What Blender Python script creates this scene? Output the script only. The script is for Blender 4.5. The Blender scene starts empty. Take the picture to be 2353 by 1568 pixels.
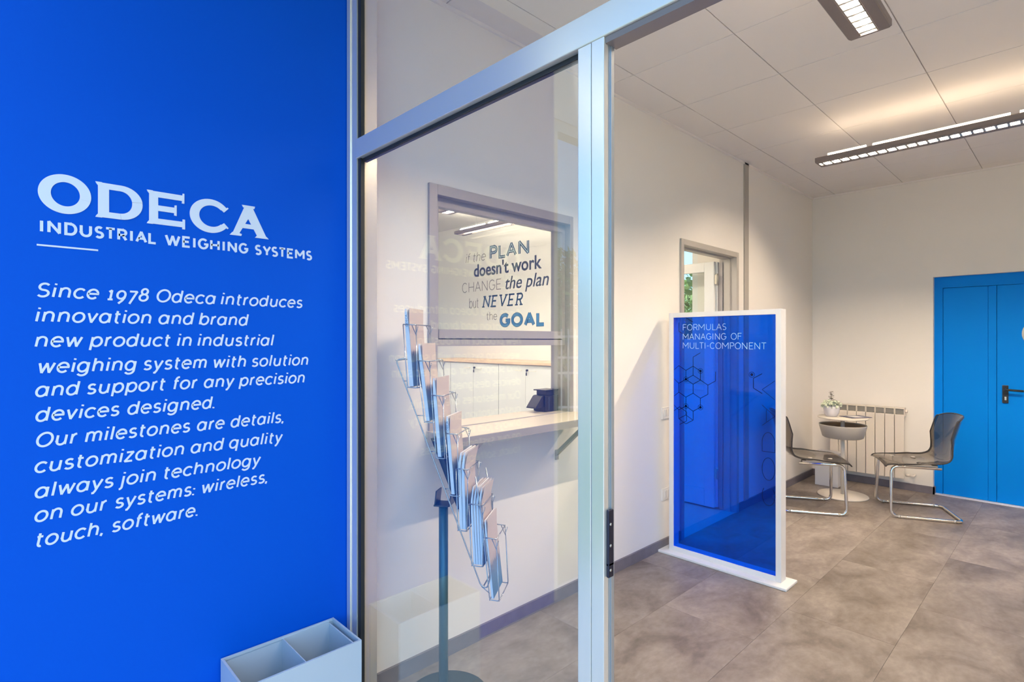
import bpy, bmesh, math, random
from mathutils import Vector, Matrix
C = bpy.context.scene.collection
sc = bpy.context.scene
R = math.radians
random.seed(7)

# ------------------------------------------------------------------ camera, sky, exposure
cam_d = bpy.data.cameras.new('camera'); cam = bpy.data.objects.new('camera', cam_d); C.objects.link(cam)
cam.location = (0, 0, 1.4); cam.rotation_euler = (R(90), 0, R(-43.79))
cam_d.sensor_width = 36; cam_d.lens = 19.232; cam_d.clip_start = .02; cam_d.clip_end = 300
sc.camera = cam
sc.view_settings.view_transform = 'Standard'; sc.view_settings.look = 'None'
sc.view_settings.gamma = 1; sc.view_settings.use_curve_mapping = False
sc.view_settings.exposure = 0.0
W = bpy.data.worlds.new('sky'); sc.world = W; W.use_nodes = True
nt = W.node_tree; nt.nodes.clear()
sky = nt.nodes.new('ShaderNodeTexSky'); sky.sky_type = 'NISHITA'; sky.sun_disc = False
sky.sun_elevation = R(48); sky.sun_rotation = R(200); sky.air_density = 1.3; sky.dust_density = 1.5; sky.ozone_density = 1.6
bg = nt.nodes.new('ShaderNodeBackground'); bg.inputs[1].default_value = 0.42
wo = nt.nodes.new('ShaderNodeOutputWorld')
tn = nt.nodes.new('ShaderNodeMix'); tn.data_type = 'RGBA'; tn.blend_type = 'MULTIPLY'; tn.inputs[0].default_value = 1; tn.inputs[7].default_value = (.52, .76, 1, 1)
nt.links.new(sky.outputs[0], tn.inputs[6]); nt.links.new(tn.outputs[2], bg.inputs[0]); nt.links.new(bg.outputs[0], wo.inputs[0])
sd = bpy.data.lights.new('sun', 'SUN'); sd.energy = 5.0; sd.angle = R(1.5); sd.color = (1, .95, .86)
sun = bpy.data.objects.new('sun', sd); C.objects.link(sun)
sun.rotation_euler = Vector((-.12, .62, -.75)).to_track_quat('-Z', 'Y').to_euler()
def portal(loc, rot, sx, sy):
    d = bpy.data.lights.new('sky_portal', 'AREA'); d.shape = 'RECTANGLE'; d.size = sx; d.size_y = sy
    d.cycles.is_portal = True
    o = bpy.data.objects.new('sky_portal', d); C.objects.link(o); o.location = loc; o.rotation_euler = rot
portal((-2.62, -.25, 1.5), (R(90), 0, R(-90)), 4.6, 3.0)
portal((-1.4, -.25, 3.05), (0, 0, 0), 2.4, 4.6)
portal((-.8, -2.62, 1.5), (R(90), 0, 0), 3.6, 3.0)
portal((-1.2, 2.1, 1.4), (R(90), 0, R(180)), 1.9, 2.5)
portal((2.7, 7.22, 1.7), (R(90), 0, R(180)), 2.8, 1.4)

# ------------------------------------------------------------------ materials
def mat(name, col, rough=.5, metal=0, bump=0, bscale=60, var=0, vscale=3, spec=.5, emit=None, coat=0):
    m = bpy.data.materials.new(name); m.use_nodes = True
    n = m.node_tree; b = n.nodes['Principled BSDF']
    b.inputs['Base Color'].default_value = (*col, 1); b.inputs['Roughness'].default_value = rough
    b.inputs['Metallic'].default_value = metal; b.inputs['Specular IOR Level'].default_value = spec
    b.inputs['Coat Weight'].default_value = coat
    if emit:
        b.inputs['Emission Color'].default_value = (*emit[:3], 1); b.inputs['Emission Strength'].default_value = emit[3]
    if bump or var:
        g = n.nodes.new('ShaderNodeNewGeometry')
    if bump:
        t = n.nodes.new('ShaderNodeTexNoise'); t.inputs['Scale'].default_value = bscale; t.inputs['Detail'].default_value = 3
        n.links.new(g.outputs['Position'], t.inputs['Vector'])
        bp = n.nodes.new('ShaderNodeBump'); bp.inputs['Strength'].default_value = bump; bp.inputs['Distance'].default_value = .003
        n.links.new(t.outputs[0], bp.inputs['Height']); n.links.new(bp.outputs[0], b.inputs['Normal'])
    if var:
        t = n.nodes.new('ShaderNodeTexNoise'); t.inputs['Scale'].default_value = vscale; t.inputs['Detail'].default_value = 4
        n.links.new(g.outputs['Position'], t.inputs['Vector'])
        cr = n.nodes.new('ShaderNodeValToRGB'); e = cr.color_ramp.elements
        e[0].position = .3; e[1].position = .7
        e[0].color = (*[c*(1-var) for c in col], 1); e[1].color = (*[min(1, c*(1+var)) for c in col], 1)
        n.links.new(t.outputs[0], cr.inputs[0]); n.links.new(cr.outputs[0], b.inputs['Base Color'])
    return m
def clear_mat(name, tint, refl=(1, 1, 1), rough=0.0, ior=1.5, body=None, bodyf=0.0, boost=1.0):
    m = bpy.data.materials.new(name); m.use_nodes = True; n = m.node_tree; n.nodes.clear()
    out = n.nodes.new('ShaderNodeOutputMaterial'); tr = n.nodes.new('ShaderNodeBsdfTransparent'); gl = n.nodes.new('ShaderNodeBsdfGlossy')
    tr.inputs[0].default_value = (*tint, 1); gl.inputs[0].default_value = (*refl, 1); gl.inputs['Roughness'].default_value = rough
    fr = n.nodes.new('ShaderNodeFresnel'); fr.inputs['IOR'].default_value = ior
    mx = n.nodes.new('ShaderNodeMixShader'); src = tr.outputs[0]
    if body:
        df = n.nodes.new('ShaderNodeBsdfDiffuse'); df.inputs[0].default_value = (*body, 1)
        m2 = n.nodes.new('ShaderNodeMixShader'); m2.inputs[0].default_value = bodyf
        n.links.new(src, m2.inputs[1]); n.links.new(df.outputs[0], m2.inputs[2]); src = m2.outputs[0]
    mu = n.nodes.new('ShaderNodeMath'); mu.operation = 'MULTIPLY'; mu.inputs[1].default_value = boost; mu.use_clamp = True
    # thin pane: both faces reflect like the outer face
    geo = n.nodes.new('ShaderNodeNewGeometry'); mi = n.nodes.new('ShaderNodeMix'); mi.inputs[2].default_value = ior; mi.inputs[3].default_value = 1/ior
    n.links.new(geo.outputs['Backfacing'], mi.inputs[0]); n.links.new(mi.outputs[0], fr.inputs['IOR'])
    n.links.new(fr.outputs[0], mu.inputs[0]); n.links.new(mu.outputs[0], mx.inputs[0])
    n.links.new(src, mx.inputs[1]); n.links.new(gl.outputs[0], mx.inputs[2]); n.links.new(mx.outputs[0], out.inputs[0])
    return m
def srgb(r, g, b):
    f = lambda v: (v/255/12.92 if v/255 <= .04045 else ((v/255+.055)/1.055)**2.4)
    return (f(r), f(g), f(b))

M = {}
M['wall'] = mat('warm white wall paint', (.82, .785, .735), .6, bump=.05, bscale=140, var=.015, vscale=1.2)
M['blue'] = mat('saturated blue wall paint', (.0, .078, .52), .5, bump=.04, bscale=140, spec=.07)
M['white'] = mat('white lacquer', (.80, .80, .80), .35)
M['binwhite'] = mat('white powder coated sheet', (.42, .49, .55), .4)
M['ceil'] = mat('ceiling panel', (.83, .79, .755), .8, bump=.05, bscale=200)
M['ceilplain'] = mat('plain ceiling paint', (.70, .68, .66), .8)
M['cgap'] = mat('ceiling joint', (.60, .57, .54), .8)
M['base'] = mat('grey skirting', (.17, .155, .18), .5, var=.08, vscale=20)
M['alu'] = mat('satin aluminium', (.93, .87, .76), .25, .60)
M['alufr'] = mat('grey aluminium frame', (.42, .40, .40), .45, .35)
M['aludk'] = mat('dark bronze edge metal', (.12, .13, .15), .35, .6)
M['gask'] = mat('black rubber gasket', (.012, .014, .016), .5)
M['chrome'] = mat('chrome tube', (.80, .78, .74), .10, 1)
M['wire'] = mat('chromed wire', (.48, .53, .55), .22, .9)
M['pole'] = mat('blue grey painted steel', (.045, .15, .20), .3, .35)
M['steel'] = mat('dark steel plate', (.03, .055, .07), .35, .3)
M['door'] = mat('blue fire door paint', (.0, .225, .80), .45, spec=.1)
M['black'] = mat('black plastic', (.018, .018, .02), .35)
M['silver'] = mat('bare metal', (.7, .68, .62), .3, .9)
M['lamp'] = mat('taupe lamp housing', (.24, .20, .19), .45, .25)
M['mirror'] = mat('mirror louvre', (.62, .62, .60), .30, .9)
M['tube'] = mat('fluorescent tube', (1, .9, .75), .4, emit=(1, .78, .54, 14))
M['tube2'] = mat('fluorescent tube cool', (1, .95, .85), .4, emit=(1, .88, .70, 60))
M['tubedo'] = mat('office fluorescent tube down', (1, .9, .8), .4, emit=(1, .87, .70, 560))
M['tube3'] = mat('dimmed office fluorescent tube', (1, .95, .85), .4, emit=(1, .88, .70, 34))
M['tubed'] = mat('fluorescent tube down', (1, .9, .8), .4, emit=(1, .79, .57, 1150))
M['cream'] = mat('cream lacquer', (.78, .72, .62), .4)
M['tray'] = mat('grey beige lacquer', (.50, .47, .42), .4)
M['brown'] = mat('brown tray lining', (.28, .20, .13), .6)
M['rad'] = mat('radiator enamel', (.76, .69, .60), .35)
M['radgap'] = mat('radiator slot grey', (.24, .23, .21), .5)
M['beech'] = mat('light beech edge', (.66, .50, .34), .5, var=.06, vscale=30)
M['top'] = mat('beige laminate top', (.66, .59, .48), .30, var=.03, vscale=14)
M['cab'] = mat('white laminate', (.70, .72, .70), .4)
M['cabgap'] = mat('shadow gap', (.22, .22, .20), .7)
M['offfloor'] = mat('pale office floor', (.52, .50, .46), .5, var=.05, vscale=2)
M['ink'] = mat('dark ink', (.03, .045, .06), .6)
M['grey_ink'] = mat('grey ink', (.17, .155, .14), .6)
M['navy'] = mat('navy ink', (.012, .06, .11), .6)
M['goal'] = mat('steel blue ink', (.03, .16, .34), .6)
M['inlay'] = mat('pale inlay', (.45, .55, .58), .6)
M['letter'] = mat('pale vinyl lettering', (.58, .64, .74), .5)
M['paneltext'] = mat('pale blue print', (.32, .62, .85), .5)
M['hexink'] = mat('navy print line', (.0, .004, .03), .9, spec=.05)
M['leaf'] = mat('green leaves', (.16, .28, .05), .6, var=.3, vscale=3)
M['bark'] = mat('bark', (.11, .08, .055), .8, var=.2, vscale=20)
M['grass'] = mat('grass', (.10, .17, .04), .9, bump=.4, bscale=40, var=.3, vscale=4)
M['petal'] = mat('pale green petals', (.72, .78, .60), .6, var=.12, vscale=60)
M['sprig'] = mat('olive brown leaves', (.13, .11, .06), .5, var=.2, vscale=50)
M['pot'] = mat('white ceramic', (.74, .72, .74), .2)
M['switch'] = mat('switch plastic', (.80, .77, .74), .35)
M['glass'] = clear_mat('clear window glass', (.955, .972, .972), ior=1.5, boost=1.25)
M['oglass'] = clear_mat('office window glass', (.95, .97, .96), ior=1.5)
M['acryl'] = clear_mat('blue acrylic', (.0, .36, 1.0), ior=1.35, body=(.0, .10, 1.0), bodyf=.08)
M['smoke'] = clear_mat('smoked clear plastic', (.62, .58, .53), ior=1.5, rough=.03, body=(.06, .055, .055), bodyf=.21)
M['cap'] = mat('clear white plug', (.62, .58, .52), .3)
M['magazine'] = mat('dark blue cover', (.04, .045, .12), .35)
M['paper'] = mat('white paper', (.80, .78, .78), .6)
M['spine'] = mat('pale blue catalogue spine', (.62, .76, .88), .5)
M['facade'] = mat('grey building wall', (.32, .30, .29), .8, var=.1, vscale=1)
M['carpaint'] = mat('pale blue car paint', (.30, .42, .52), .25, .3)
M['carglass'] = mat('dark car glass', (.04, .06, .08), .1)

def floor_material():
    m = bpy.data.materials.new('concrete look vinyl'); m.use_nodes = True; n = m.node_tree; L = n.links
    b = n.nodes['Principled BSDF']; g = n.nodes.new('ShaderNodeNewGeometry'); oi = n.nodes.new('ShaderNodeObjectInfo')
    mp = n.nodes.new('ShaderNodeVectorMath'); mp.operation = 'SCALE'; L.new(oi.outputs['Random'], mp.inputs['Scale']); mp.inputs[0].default_value = (17, 9, 5)
    ad = n.nodes.new('ShaderNodeVectorMath'); ad.operation = 'ADD'; L.new(g.outputs['Position'], ad.inputs[0]); L.new(mp.outputs[0], ad.inputs[1])
    sc_ = n.nodes.new('ShaderNodeVectorMath'); sc_.operation = 'MULTIPLY'; sc_.inputs[1].default_value = (1, 1.5, 1); L.new(ad.outputs[0], sc_.inputs[0])
    t = n.nodes.new('ShaderNodeTexNoise'); t.inputs['Scale'].default_value = 3.2; t.inputs['Detail'].default_value = 7; t.inputs['Roughness'].default_value = .62; t.inputs['Distortion'].default_value = .5
    L.new(sc_.outputs[0], t.inputs['Vector'])
    cr = n.nodes.new('ShaderNodeValToRGB'); e = cr.color_ramp.elements
    e[0].position = .30; e[0].color = (.145, .118, .098, 1); e[1].position = .72; e[1].color = (.36, .315, .28, 1)
    x = e.new(.5); x.color = (.25, .213, .186, 1)
    L.new(t.outputs[0], cr.inputs[0])
    t2 = n.nodes.new('ShaderNodeTexNoise'); t2.inputs['Scale'].default_value = 26; t2.inputs['Detail'].default_value = 5; L.new(sc_.outputs[0], t2.inputs['Vector'])
    mr = n.nodes.new('ShaderNodeMapRange'); mr.inputs[1].default_value = .3; mr.inputs[2].default_value = .7; mr.inputs[3].default_value = .86; mr.inputs[4].default_value = 1.10; L.new(t2.outputs[0], mr.inputs[0])
    mr2 = n.nodes.new('ShaderNodeMapRange'); mr2.inputs[3].default_value = .88; mr2.inputs[4].default_value = 1.12; L.new(oi.outputs['Random'], mr2.inputs[0])
    mm = n.nodes.new('ShaderNodeMath'); mm.operation = 'MULTIPLY'; L.new(mr.outputs[0], mm.inputs[0]); L.new(mr2.outputs[0], mm.inputs[1])
    vs = n.nodes.new('ShaderNodeVectorMath'); vs.operation = 'SCALE'; L.new(cr.outputs[0], vs.inputs[0]); L.new(mm.outputs[0], vs.inputs['Scale'])
    L.new(vs.outputs[0], b.inputs['Base Color']); b.inputs['Roughness'].default_value = .42
    bp = n.nodes.new('ShaderNodeBump'); bp.inputs['Strength'].default_value = .12; bp.inputs['Distance'].default_value = .002; L.new(t2.outputs[0], bp.inputs['Height']); L.new(bp.outputs[0], b.inputs['Normal'])
    return m
M['floor'] = floor_material()
def cover_material():
    """printed catalogue cover: pale upper half, blue photograph below (print laid out in the cover's own height)"""
    m = bpy.data.materials.new('printed catalogue cover'); m.use_nodes = True; n = m.node_tree; L = n.links
    b = n.nodes['Principled BSDF']; tc = n.nodes.new('ShaderNodeTexCoord'); sp = n.nodes.new('ShaderNodeSeparateXYZ'); L.new(tc.outputs['Generated'], sp.inputs[0])
    ns = n.nodes.new('ShaderNodeTexNoise'); ns.inputs['Scale'].default_value = 9; L.new(tc.outputs['Generated'], ns.inputs['Vector'])
    a = n.nodes.new('ShaderNodeMath'); a.operation = 'MULTIPLY_ADD'; a.inputs[1].default_value = .22; L.new(ns.outputs[0], a.inputs[0]); L.new(sp.outputs[2], a.inputs[2])
    cr = n.nodes.new('ShaderNodeValToRGB'); e = cr.color_ramp.elements
    e[0].position = .12; e[0].color = (.10, .26, .42, 1); e[1].position = .62; e[1].color = (.66, .56, .50, 1)
    for p, c in ((.38, (.16, .30, .44, 1)), (.52, (.20, .24, .30, 1)), (.56, (.55, .48, .44, 1))):
        x = e.new(p); x.color = c
    L.new(a.outputs[0], cr.inputs[0]); L.new(cr.outputs[0], b.inputs['Base Color']); b.inputs['Roughness'].default_value = .35
    return m
M['cover'] = cover_material()

# ------------------------------------------------------------------ mesh helpers
class MB:
    def __init__(s): s.v = []; s.f = []; s.smooth = []
    def add(s, vs, fs, sm=False):
        k = len(s.v); s.v += [tuple(p) for p in vs]; s.f += [tuple(i+k for i in f) for f in fs]; s.smooth += [sm]*len(fs); return s
    def box(s, x0, x1, y0, y1, z0, z1, bev=0):
        x0, x1 = min(x0, x1), max(x0, x1); y0, y1 = min(y0, y1), max(y0, y1); z0, z1 = min(z0, z1), max(z0, z1)
        if bev:
            bm = bmesh.new(); bmesh.ops.create_cube(bm, size=1)
            for v in bm.verts: v.co = Vector(((x0+x1)/2+v.co.x*(x1-x0), (y0+y1)/2+v.co.y*(y1-y0), (z0+z1)/2+v.co.z*(z1-z0)))
            bmesh.ops.bevel(bm, geom=list(bm.edges), offset=bev, segments=2, affect='EDGES', profile=.5)
            bm.verts.index_update(); s.add([v.co[:] for v in bm.verts], [[v.index for v in f.verts] for f in bm.faces]); bm.free(); return s
        return s.add([(x0,y0,z0),(x1,y0,z0),(x1,y1,z0),(x0,y1,z0),(x0,y0,z1),(x1,y0,z1),(x1,y1,z1),(x0,y1,z1)],
              [(3,2,1,0),(4,5,6,7),(0,1,5,4),(1,2,6,5),(2,3,7,6),(3,0,4,7)])
    def lathe(s, prof, c=(0,0,0), seg=40, sx=1, sy=1, close=False):
        n = len(prof); vs = []
        for i in range(seg):
            a = 2*math.pi*i/seg
            for r, z in prof: vs.append((c[0]+r*sx*math.cos(a), c[1]+r*sy*math.sin(a), c[2]+z))
        fs = []
        for i in range(seg):
            j = (i+1) % seg
            for k in range(n-1): fs.append((i*n+k, j*n+k, j*n+k+1, i*n+k+1))
        return s.add(vs, fs, True)
    def tube(s, pts, r, seg=8, closed=False, cap=True):
        pts = [Vector(p) for p in pts]; n = len(pts); vs = []; ref = None
        for i, p in enumerate(pts):
            if closed: d = pts[(i+1) % n]-pts[i-1]
            else: d = pts[min(i+1, n-1)]-pts[max(i-1, 0)]
            d.normalize()
            if ref is None: ref = Vector((0, 0, 1)) if abs(d.z) < .9 else Vector((1, 0, 0))
            u = d.cross(ref)
            if u.length < 1e-5: u = d.orthogonal()
            u.normalize(); w = u.cross(d).normalized(); ref = w
            rr = r[i] if isinstance(r, (list, tuple)) else r
            for k in range(seg):
                a = 2*math.pi*k/seg; vs.append(p+u*(rr*math.cos(a))+w*(rr*math.sin(a)))
        fs = []
        for i in range(n if closed else n-1):
            j = (i+1) % n
            for k in range(seg): fs.append((i*seg+k, i*seg+(k+1) % seg, j*seg+(k+1) % seg, j*seg+k))
        if cap and not closed:
            fs.append(tuple(range(seg-1, -1, -1))); fs.append(tuple((n-1)*seg+k for k in range(seg)))
        return s.add(vs, fs, True)
    def prism(s, poly, fn, t0, t1):
        """poly: 2-D points, fn(a, b, t) -> 3-D"""
        n = len(poly); vs = [fn(a, b, t0) for a, b in poly]+[fn(a, b, t1) for a, b in poly]
        fs = [tuple(range(n-1, -1, -1)), tuple(range(n, 2*n))]+[(i, (i+1) % n, n+(i+1) % n, n+i) for i in range(n)]
        return s.add(vs, fs)
    def build(s, name, m, parent=None, fix=True):
        me = bpy.data.meshes.new(name); me.from_pydata(s.v, [], s.f)
        for p, q in zip(me.polygons, s.smooth): p.use_smooth = q
        if fix:
            bm = bmesh.new(); bm.from_mesh(me); bmesh.ops.recalc_face_normals(bm, faces=bm.faces); bm.to_mesh(me); bm.free()
        me.materials.append(m if not isinstance(m, str) else M[m])
        o = bpy.data.objects.new(name, me); C.objects.link(o)
        if parent: o.parent = parent; o.matrix_parent_inverse = parent.matrix_basis.inverted()
        return o
def tag(o, label=None, cat=None, group=None, kind=None):
    if label: o['label'] = label
    if cat: o['category'] = cat
    if group: o['group'] = group
    if kind: o['kind'] = kind
    return o
def thing(name, label, cat, loc=(0, 0, 0), rz=0, group=None):
    o = bpy.data.objects.new(name, None); C.objects.link(o); o.location = loc; o.rotation_euler = (0, 0, rz); o.empty_display_size = .1
    return tag(o, label, cat, group)
def local(o): # parts built in the thing's own coordinates
    def f(mb, name, m, parent=None):
        p = mb.build(name, m); p.parent = parent or o; return p
    return f
def round_path(pts, r, n=5):
    pts = [Vector(p) for p in pts]; out = [pts[0]]
    for i in range(1, len(pts)-1):
        a, b, c = pts[i-1], pts[i], pts[i+1]; d1 = (a-b); d2 = (c-b); q = min(r, d1.length*.45, d2.length*.45)
        p0 = b+d1.normalized()*q; p1 = b+d2.normalized()*q
        for k in range(n+1):
            t = k/n; out.append(p0*(1-t)**2+b*2*t*(1-t)+p1*t*t)
    out.append(pts[-1]); return out
def struct(name, mb, m, parent=None):
    o = mb.build(name, m, parent)
    if not parent: o['kind'] = 'structure'
    return o

# plane frames for lettering: returns a function (x, z, out) -> world point
def plane_left(X0, Z0, Y=1.96): return lambda a, b, t: (X0+a, Y-t, Z0+b)
def plane_back(Y0, Z0, X): return lambda a, b, t: (X-t, Y0-a, Z0+b)
CAPH = None
def text_mb(s, fn, width, cap, shear=0, offset=0, depth=.0012, mb=None, space=1.0):
    """flat raised lettering in the built-in typeface, fitted to a given width and capital height"""
    global CAPH
    def mesh_of(txt, off):
        cu = bpy.data.curves.new('t', 'FONT'); cu.body = txt; cu.size = 1; cu.shear = shear; cu.offset = off; cu.resolution_u = 4; cu.space_character = space
        cu.fill_mode = 'FRONT'
        o = bpy.data.objects.new('t', cu); C.objects.link(o)
        dg = bpy.context.evaluated_depsgraph_get(); me = bpy.data.meshes.new_from_object(o.evaluated_get(dg))
        vs = [v.co.copy() for v in me.vertices]; fs = [tuple(p.vertices) for p in me.polygons]
        bpy.data.objects.remove(o); bpy.data.curves.remove(cu); bpy.data.meshes.remove(me); return vs, fs
    if CAPH is None:
        v, _ = mesh_of('H', 0); CAPH = max(p.y for p in v)-min(p.y for p in v)
    vs, fs = mesh_of(s, offset); k = cap/CAPH
    x0 = min(p.x for p in vs); x1 = max(p.x for p in vs); kx = width/(x1-x0)
    mb = mb or MB(); n = len(vs)
    # merge doubles so that the rim can be found
    key = {}; idx = []
    pts = []
    for p in vs:
        q = (round(p.x, 5), round(p.y, 5))
        if q not in key: key[q] = len(pts); pts.append(q)
        idx.append(key[q])
    tris = []
    for f in fs:
        g = [idx[i] for i in f]; h = []
        for i in g:
            if i not in h: h.append(i)
        if len(h) > 2: tris.append(tuple(h))
    edges = {}
    for f in tris:
        for i in range(len(f)):
            a, b = f[i], f[(i+1) % len(f)]; edges[(a, b)] = edges.get((a, b), 0)+1
    rim = [e for e in edges if (e[1], e[0]) not in edges]
    P = [((p[0]-x0)*kx, p[1]*k) for p in pts]; m = len(P)
    V = [fn(a, b, depth) for a, b in P]+[fn(a, b, 0) for a, b in P]
    F = list(tris)+[(a, a+m, b+m, b) for a, b in rim]
    mb.add(V, F); return mb

# stroke letters: polylines in a unit box (x, y in 0..1), drawn as flat ribbons of constant width
def arc(cx, cy, rx, ry, a0, a1, n=14):
    return [(cx+rx*math.cos(R(a0+(a1-a0)*i/n)), cy+ry*math.sin(R(a0+(a1-a0)*i/n))) for i in range(n+1)]
G = {
 'A': [[(0, 0), (.5, 1), (1, 0)], [(.2, .34), (.8, .34)]],
 'C': [arc(.52, .5, .5, .5, 45, 315)],
 'D': [[(0, 0), (0, 1), (.45, 1)]+arc(.45, .5, .53, .5, 90, -90)+[(0, 0)]],
 'E': [[(1, 1), (0, 1), (0, 0), (1, 0)], [(0, .52), (.85, .52)]],
 'F': [[(1, 1), (0, 1), (0, 0)], [(0, .52), (.85, .52)]],
 'G': [arc(.52, .5, .5, .5, 45, 340)+[(.99, .47), (.6, .47)]],
 'H': [[(0, 0), (0, 1)], [(1, 0), (1, 1)], [(0, .5), (1, .5)]],
 'I': [[(.5, 0), (.5, 1)]],
 'L': [[(0, 1), (0, 0), (1, 0)]],
 'M': [[(0, 0), (0, 1), (.5, .35), (1, 1), (1, 0)]],
 'N': [[(0, 0), (0, 1), (1, 0), (1, 1)]],
 'O': [arc(.5, .5, .5, .5, 0, 360, 30)],
 'P': [[(0, 0), (0, 1), (.55, 1)]+arc(.55, .74, .42, .26, 90, -90)+[(0, .48)]],
 'R': [[(0, 0), (0, 1), (.55, 1)]+arc(.55, .74, .42, .26, 90, -90)+[(0, .48)], [(.55, .48), (1, 0)]],
 'S': [arc(.5, .75, .42, .25, 40, 270, 12)[:-1]+arc(.5, .25, .46, .25, 90, -145, 12)],
 'T': [[(0, 1), (1, 1)], [(.5, 1), (.5, 0)]],
 'U': [[(0, 1), (0, .38)]+arc(.5, .38, .5, .38, 180, 360)+[(1, 1)]],
 'V': [[(0, 1), (.5, 0), (1, 1)]],
 'W': [[(0, 1), (.26, 0), (.5, .95), (.74, 0), (1, 1)]],
 'Y': [[(0, 1), (.5, .42), (1, 1)], [(.5, .42), (.5, 0)]],
 '-': [[(.1, .45), (.9, .45)]],
}
WID = dict(A=.9, C=.9, D=.86, E=.68, F=.66, G=.95, H=.84, I=.12, L=.62, M=1.08, N=.86, O=1.0, P=.68, R=.7, S=.66, T=.8, U=.82, V=.88, W=1.38, Y=.86)
WID['-'] = .45
def ribbon(mb, pl, w, fn, t0, t1):
    pts = [Vector(p) for p in pl]; closed = (pts[0]-pts[-1]).length < 1e-6 and len(pts) > 3
    if not closed:                       # break the stroke at acute corners, each half keeps its full width
        for i in range(1, len(pts)-1):
            d1 = (pts[i]-pts[i-1]).normalized(); d2 = (pts[i+1]-pts[i]).normalized()
            if d1.dot(d2) < -.15:
                a = [tuple(p) for p in pts[:i]]+[tuple(pts[i]+d1*w*.18)]; b = [tuple(pts[i]-d2*w*.18)]+[tuple(p) for p in pts[i+1:]]
                ribbon(mb, a, w, fn, t0, t1); ribbon(mb, b, w, fn, t0, t1+.00003); return
    if closed: pts = pts[:-1]
    n = len(pts); L_ = []; R_ = []
    for i in range(n):
        a = pts[i-1] if (i or closed) else None; b = pts[(i+1) % n] if (i < n-1 or closed) else None
        d1 = (pts[i]-a).normalized() if a is not None else None; d2 = (b-pts[i]).normalized() if b is not None else None
        if d1 is None: d1 = d2
        if d2 is None: d2 = d1
        n1 = Vector((-d1.y, d1.x)); n2 = Vector((-d2.y, d2.x)); m = n1+n2
        if m.length < 1e-4: m = n1
        m.normalize(); k = min(1.45, 1/max(.3, m.dot(n1)))
        L_.append(pts[i]+m*w/2*k); R_.append(pts[i]-m*w/2*k)
    V = [fn(p.x, p.y, t1) for p in L_]+[fn(p.x, p.y, t1) for p in R_]+[fn(p.x, p.y, t0) for p in L_]+[fn(p.x, p.y, t0) for p in R_]
    F = []
    for i in range(n if closed else n-1):
        j = (i+1) % n
        F += [(n+i, n+j, j, i), (i, j, 2*n+j, 2*n+i), (3*n+i, 3*n+j, n+j, n+i)]
    mb.add(V, F)
def gaps(s, gap):
    if gap > .3: return [gap]*(len(s)-1)+[0]
    o_ = []
    for a, b in zip(s, s[1:]):
        o_.append(gap if ' ' in (a, b) else gap*.55+.09*((a in 'HIMNU')+(b in 'BDEFHIKLMNPRU'))-.08*(a+b in ('ST', 'TR', 'LA', 'AL', 'YS', 'TE', 'LT', 'TI', 'PL', 'LAN')))
    return o_+[0]
def strokes(mb, s, fn, width, h, w, depth=.001, base=0, slant=0, gap=.22, slab=0):
    gp = gaps(s, gap); tot = sum(WID.get(c, .45) for c in s)+sum(gp); n_ = len(s.replace(' ', '')); k = (width-n_*w)/tot; x = w/2
    hh = h-w
    for c, g_ in zip(s, gp):
        if c == ' ': x += (.45+g_)*k; continue
        cw = WID[c]*k
        for pl in G[c]:
            q = [(x+a*cw+slant*(w/2+b*hh), w/2+b*hh) for a, b in pl]; ribbon(mb, q, w, fn, base, depth)
        if slab:
            for a, b in dict(N=[(0, 0), (0, 1), (1, 1)], E=[(0, 0), (0, 1)], V=[(0, 1), (1, 1)], R=[(0, 0), (0, 1), (1, 0)]).get(c, []):
                yy = w/2+b*hh; xx = x+a*cw+slant*yy; ribbon(mb, [(xx-slab, yy), (xx+slab, yy)], w*.8, fn, base, depth)
        x += cw+g_*k+w
    return mb

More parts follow.
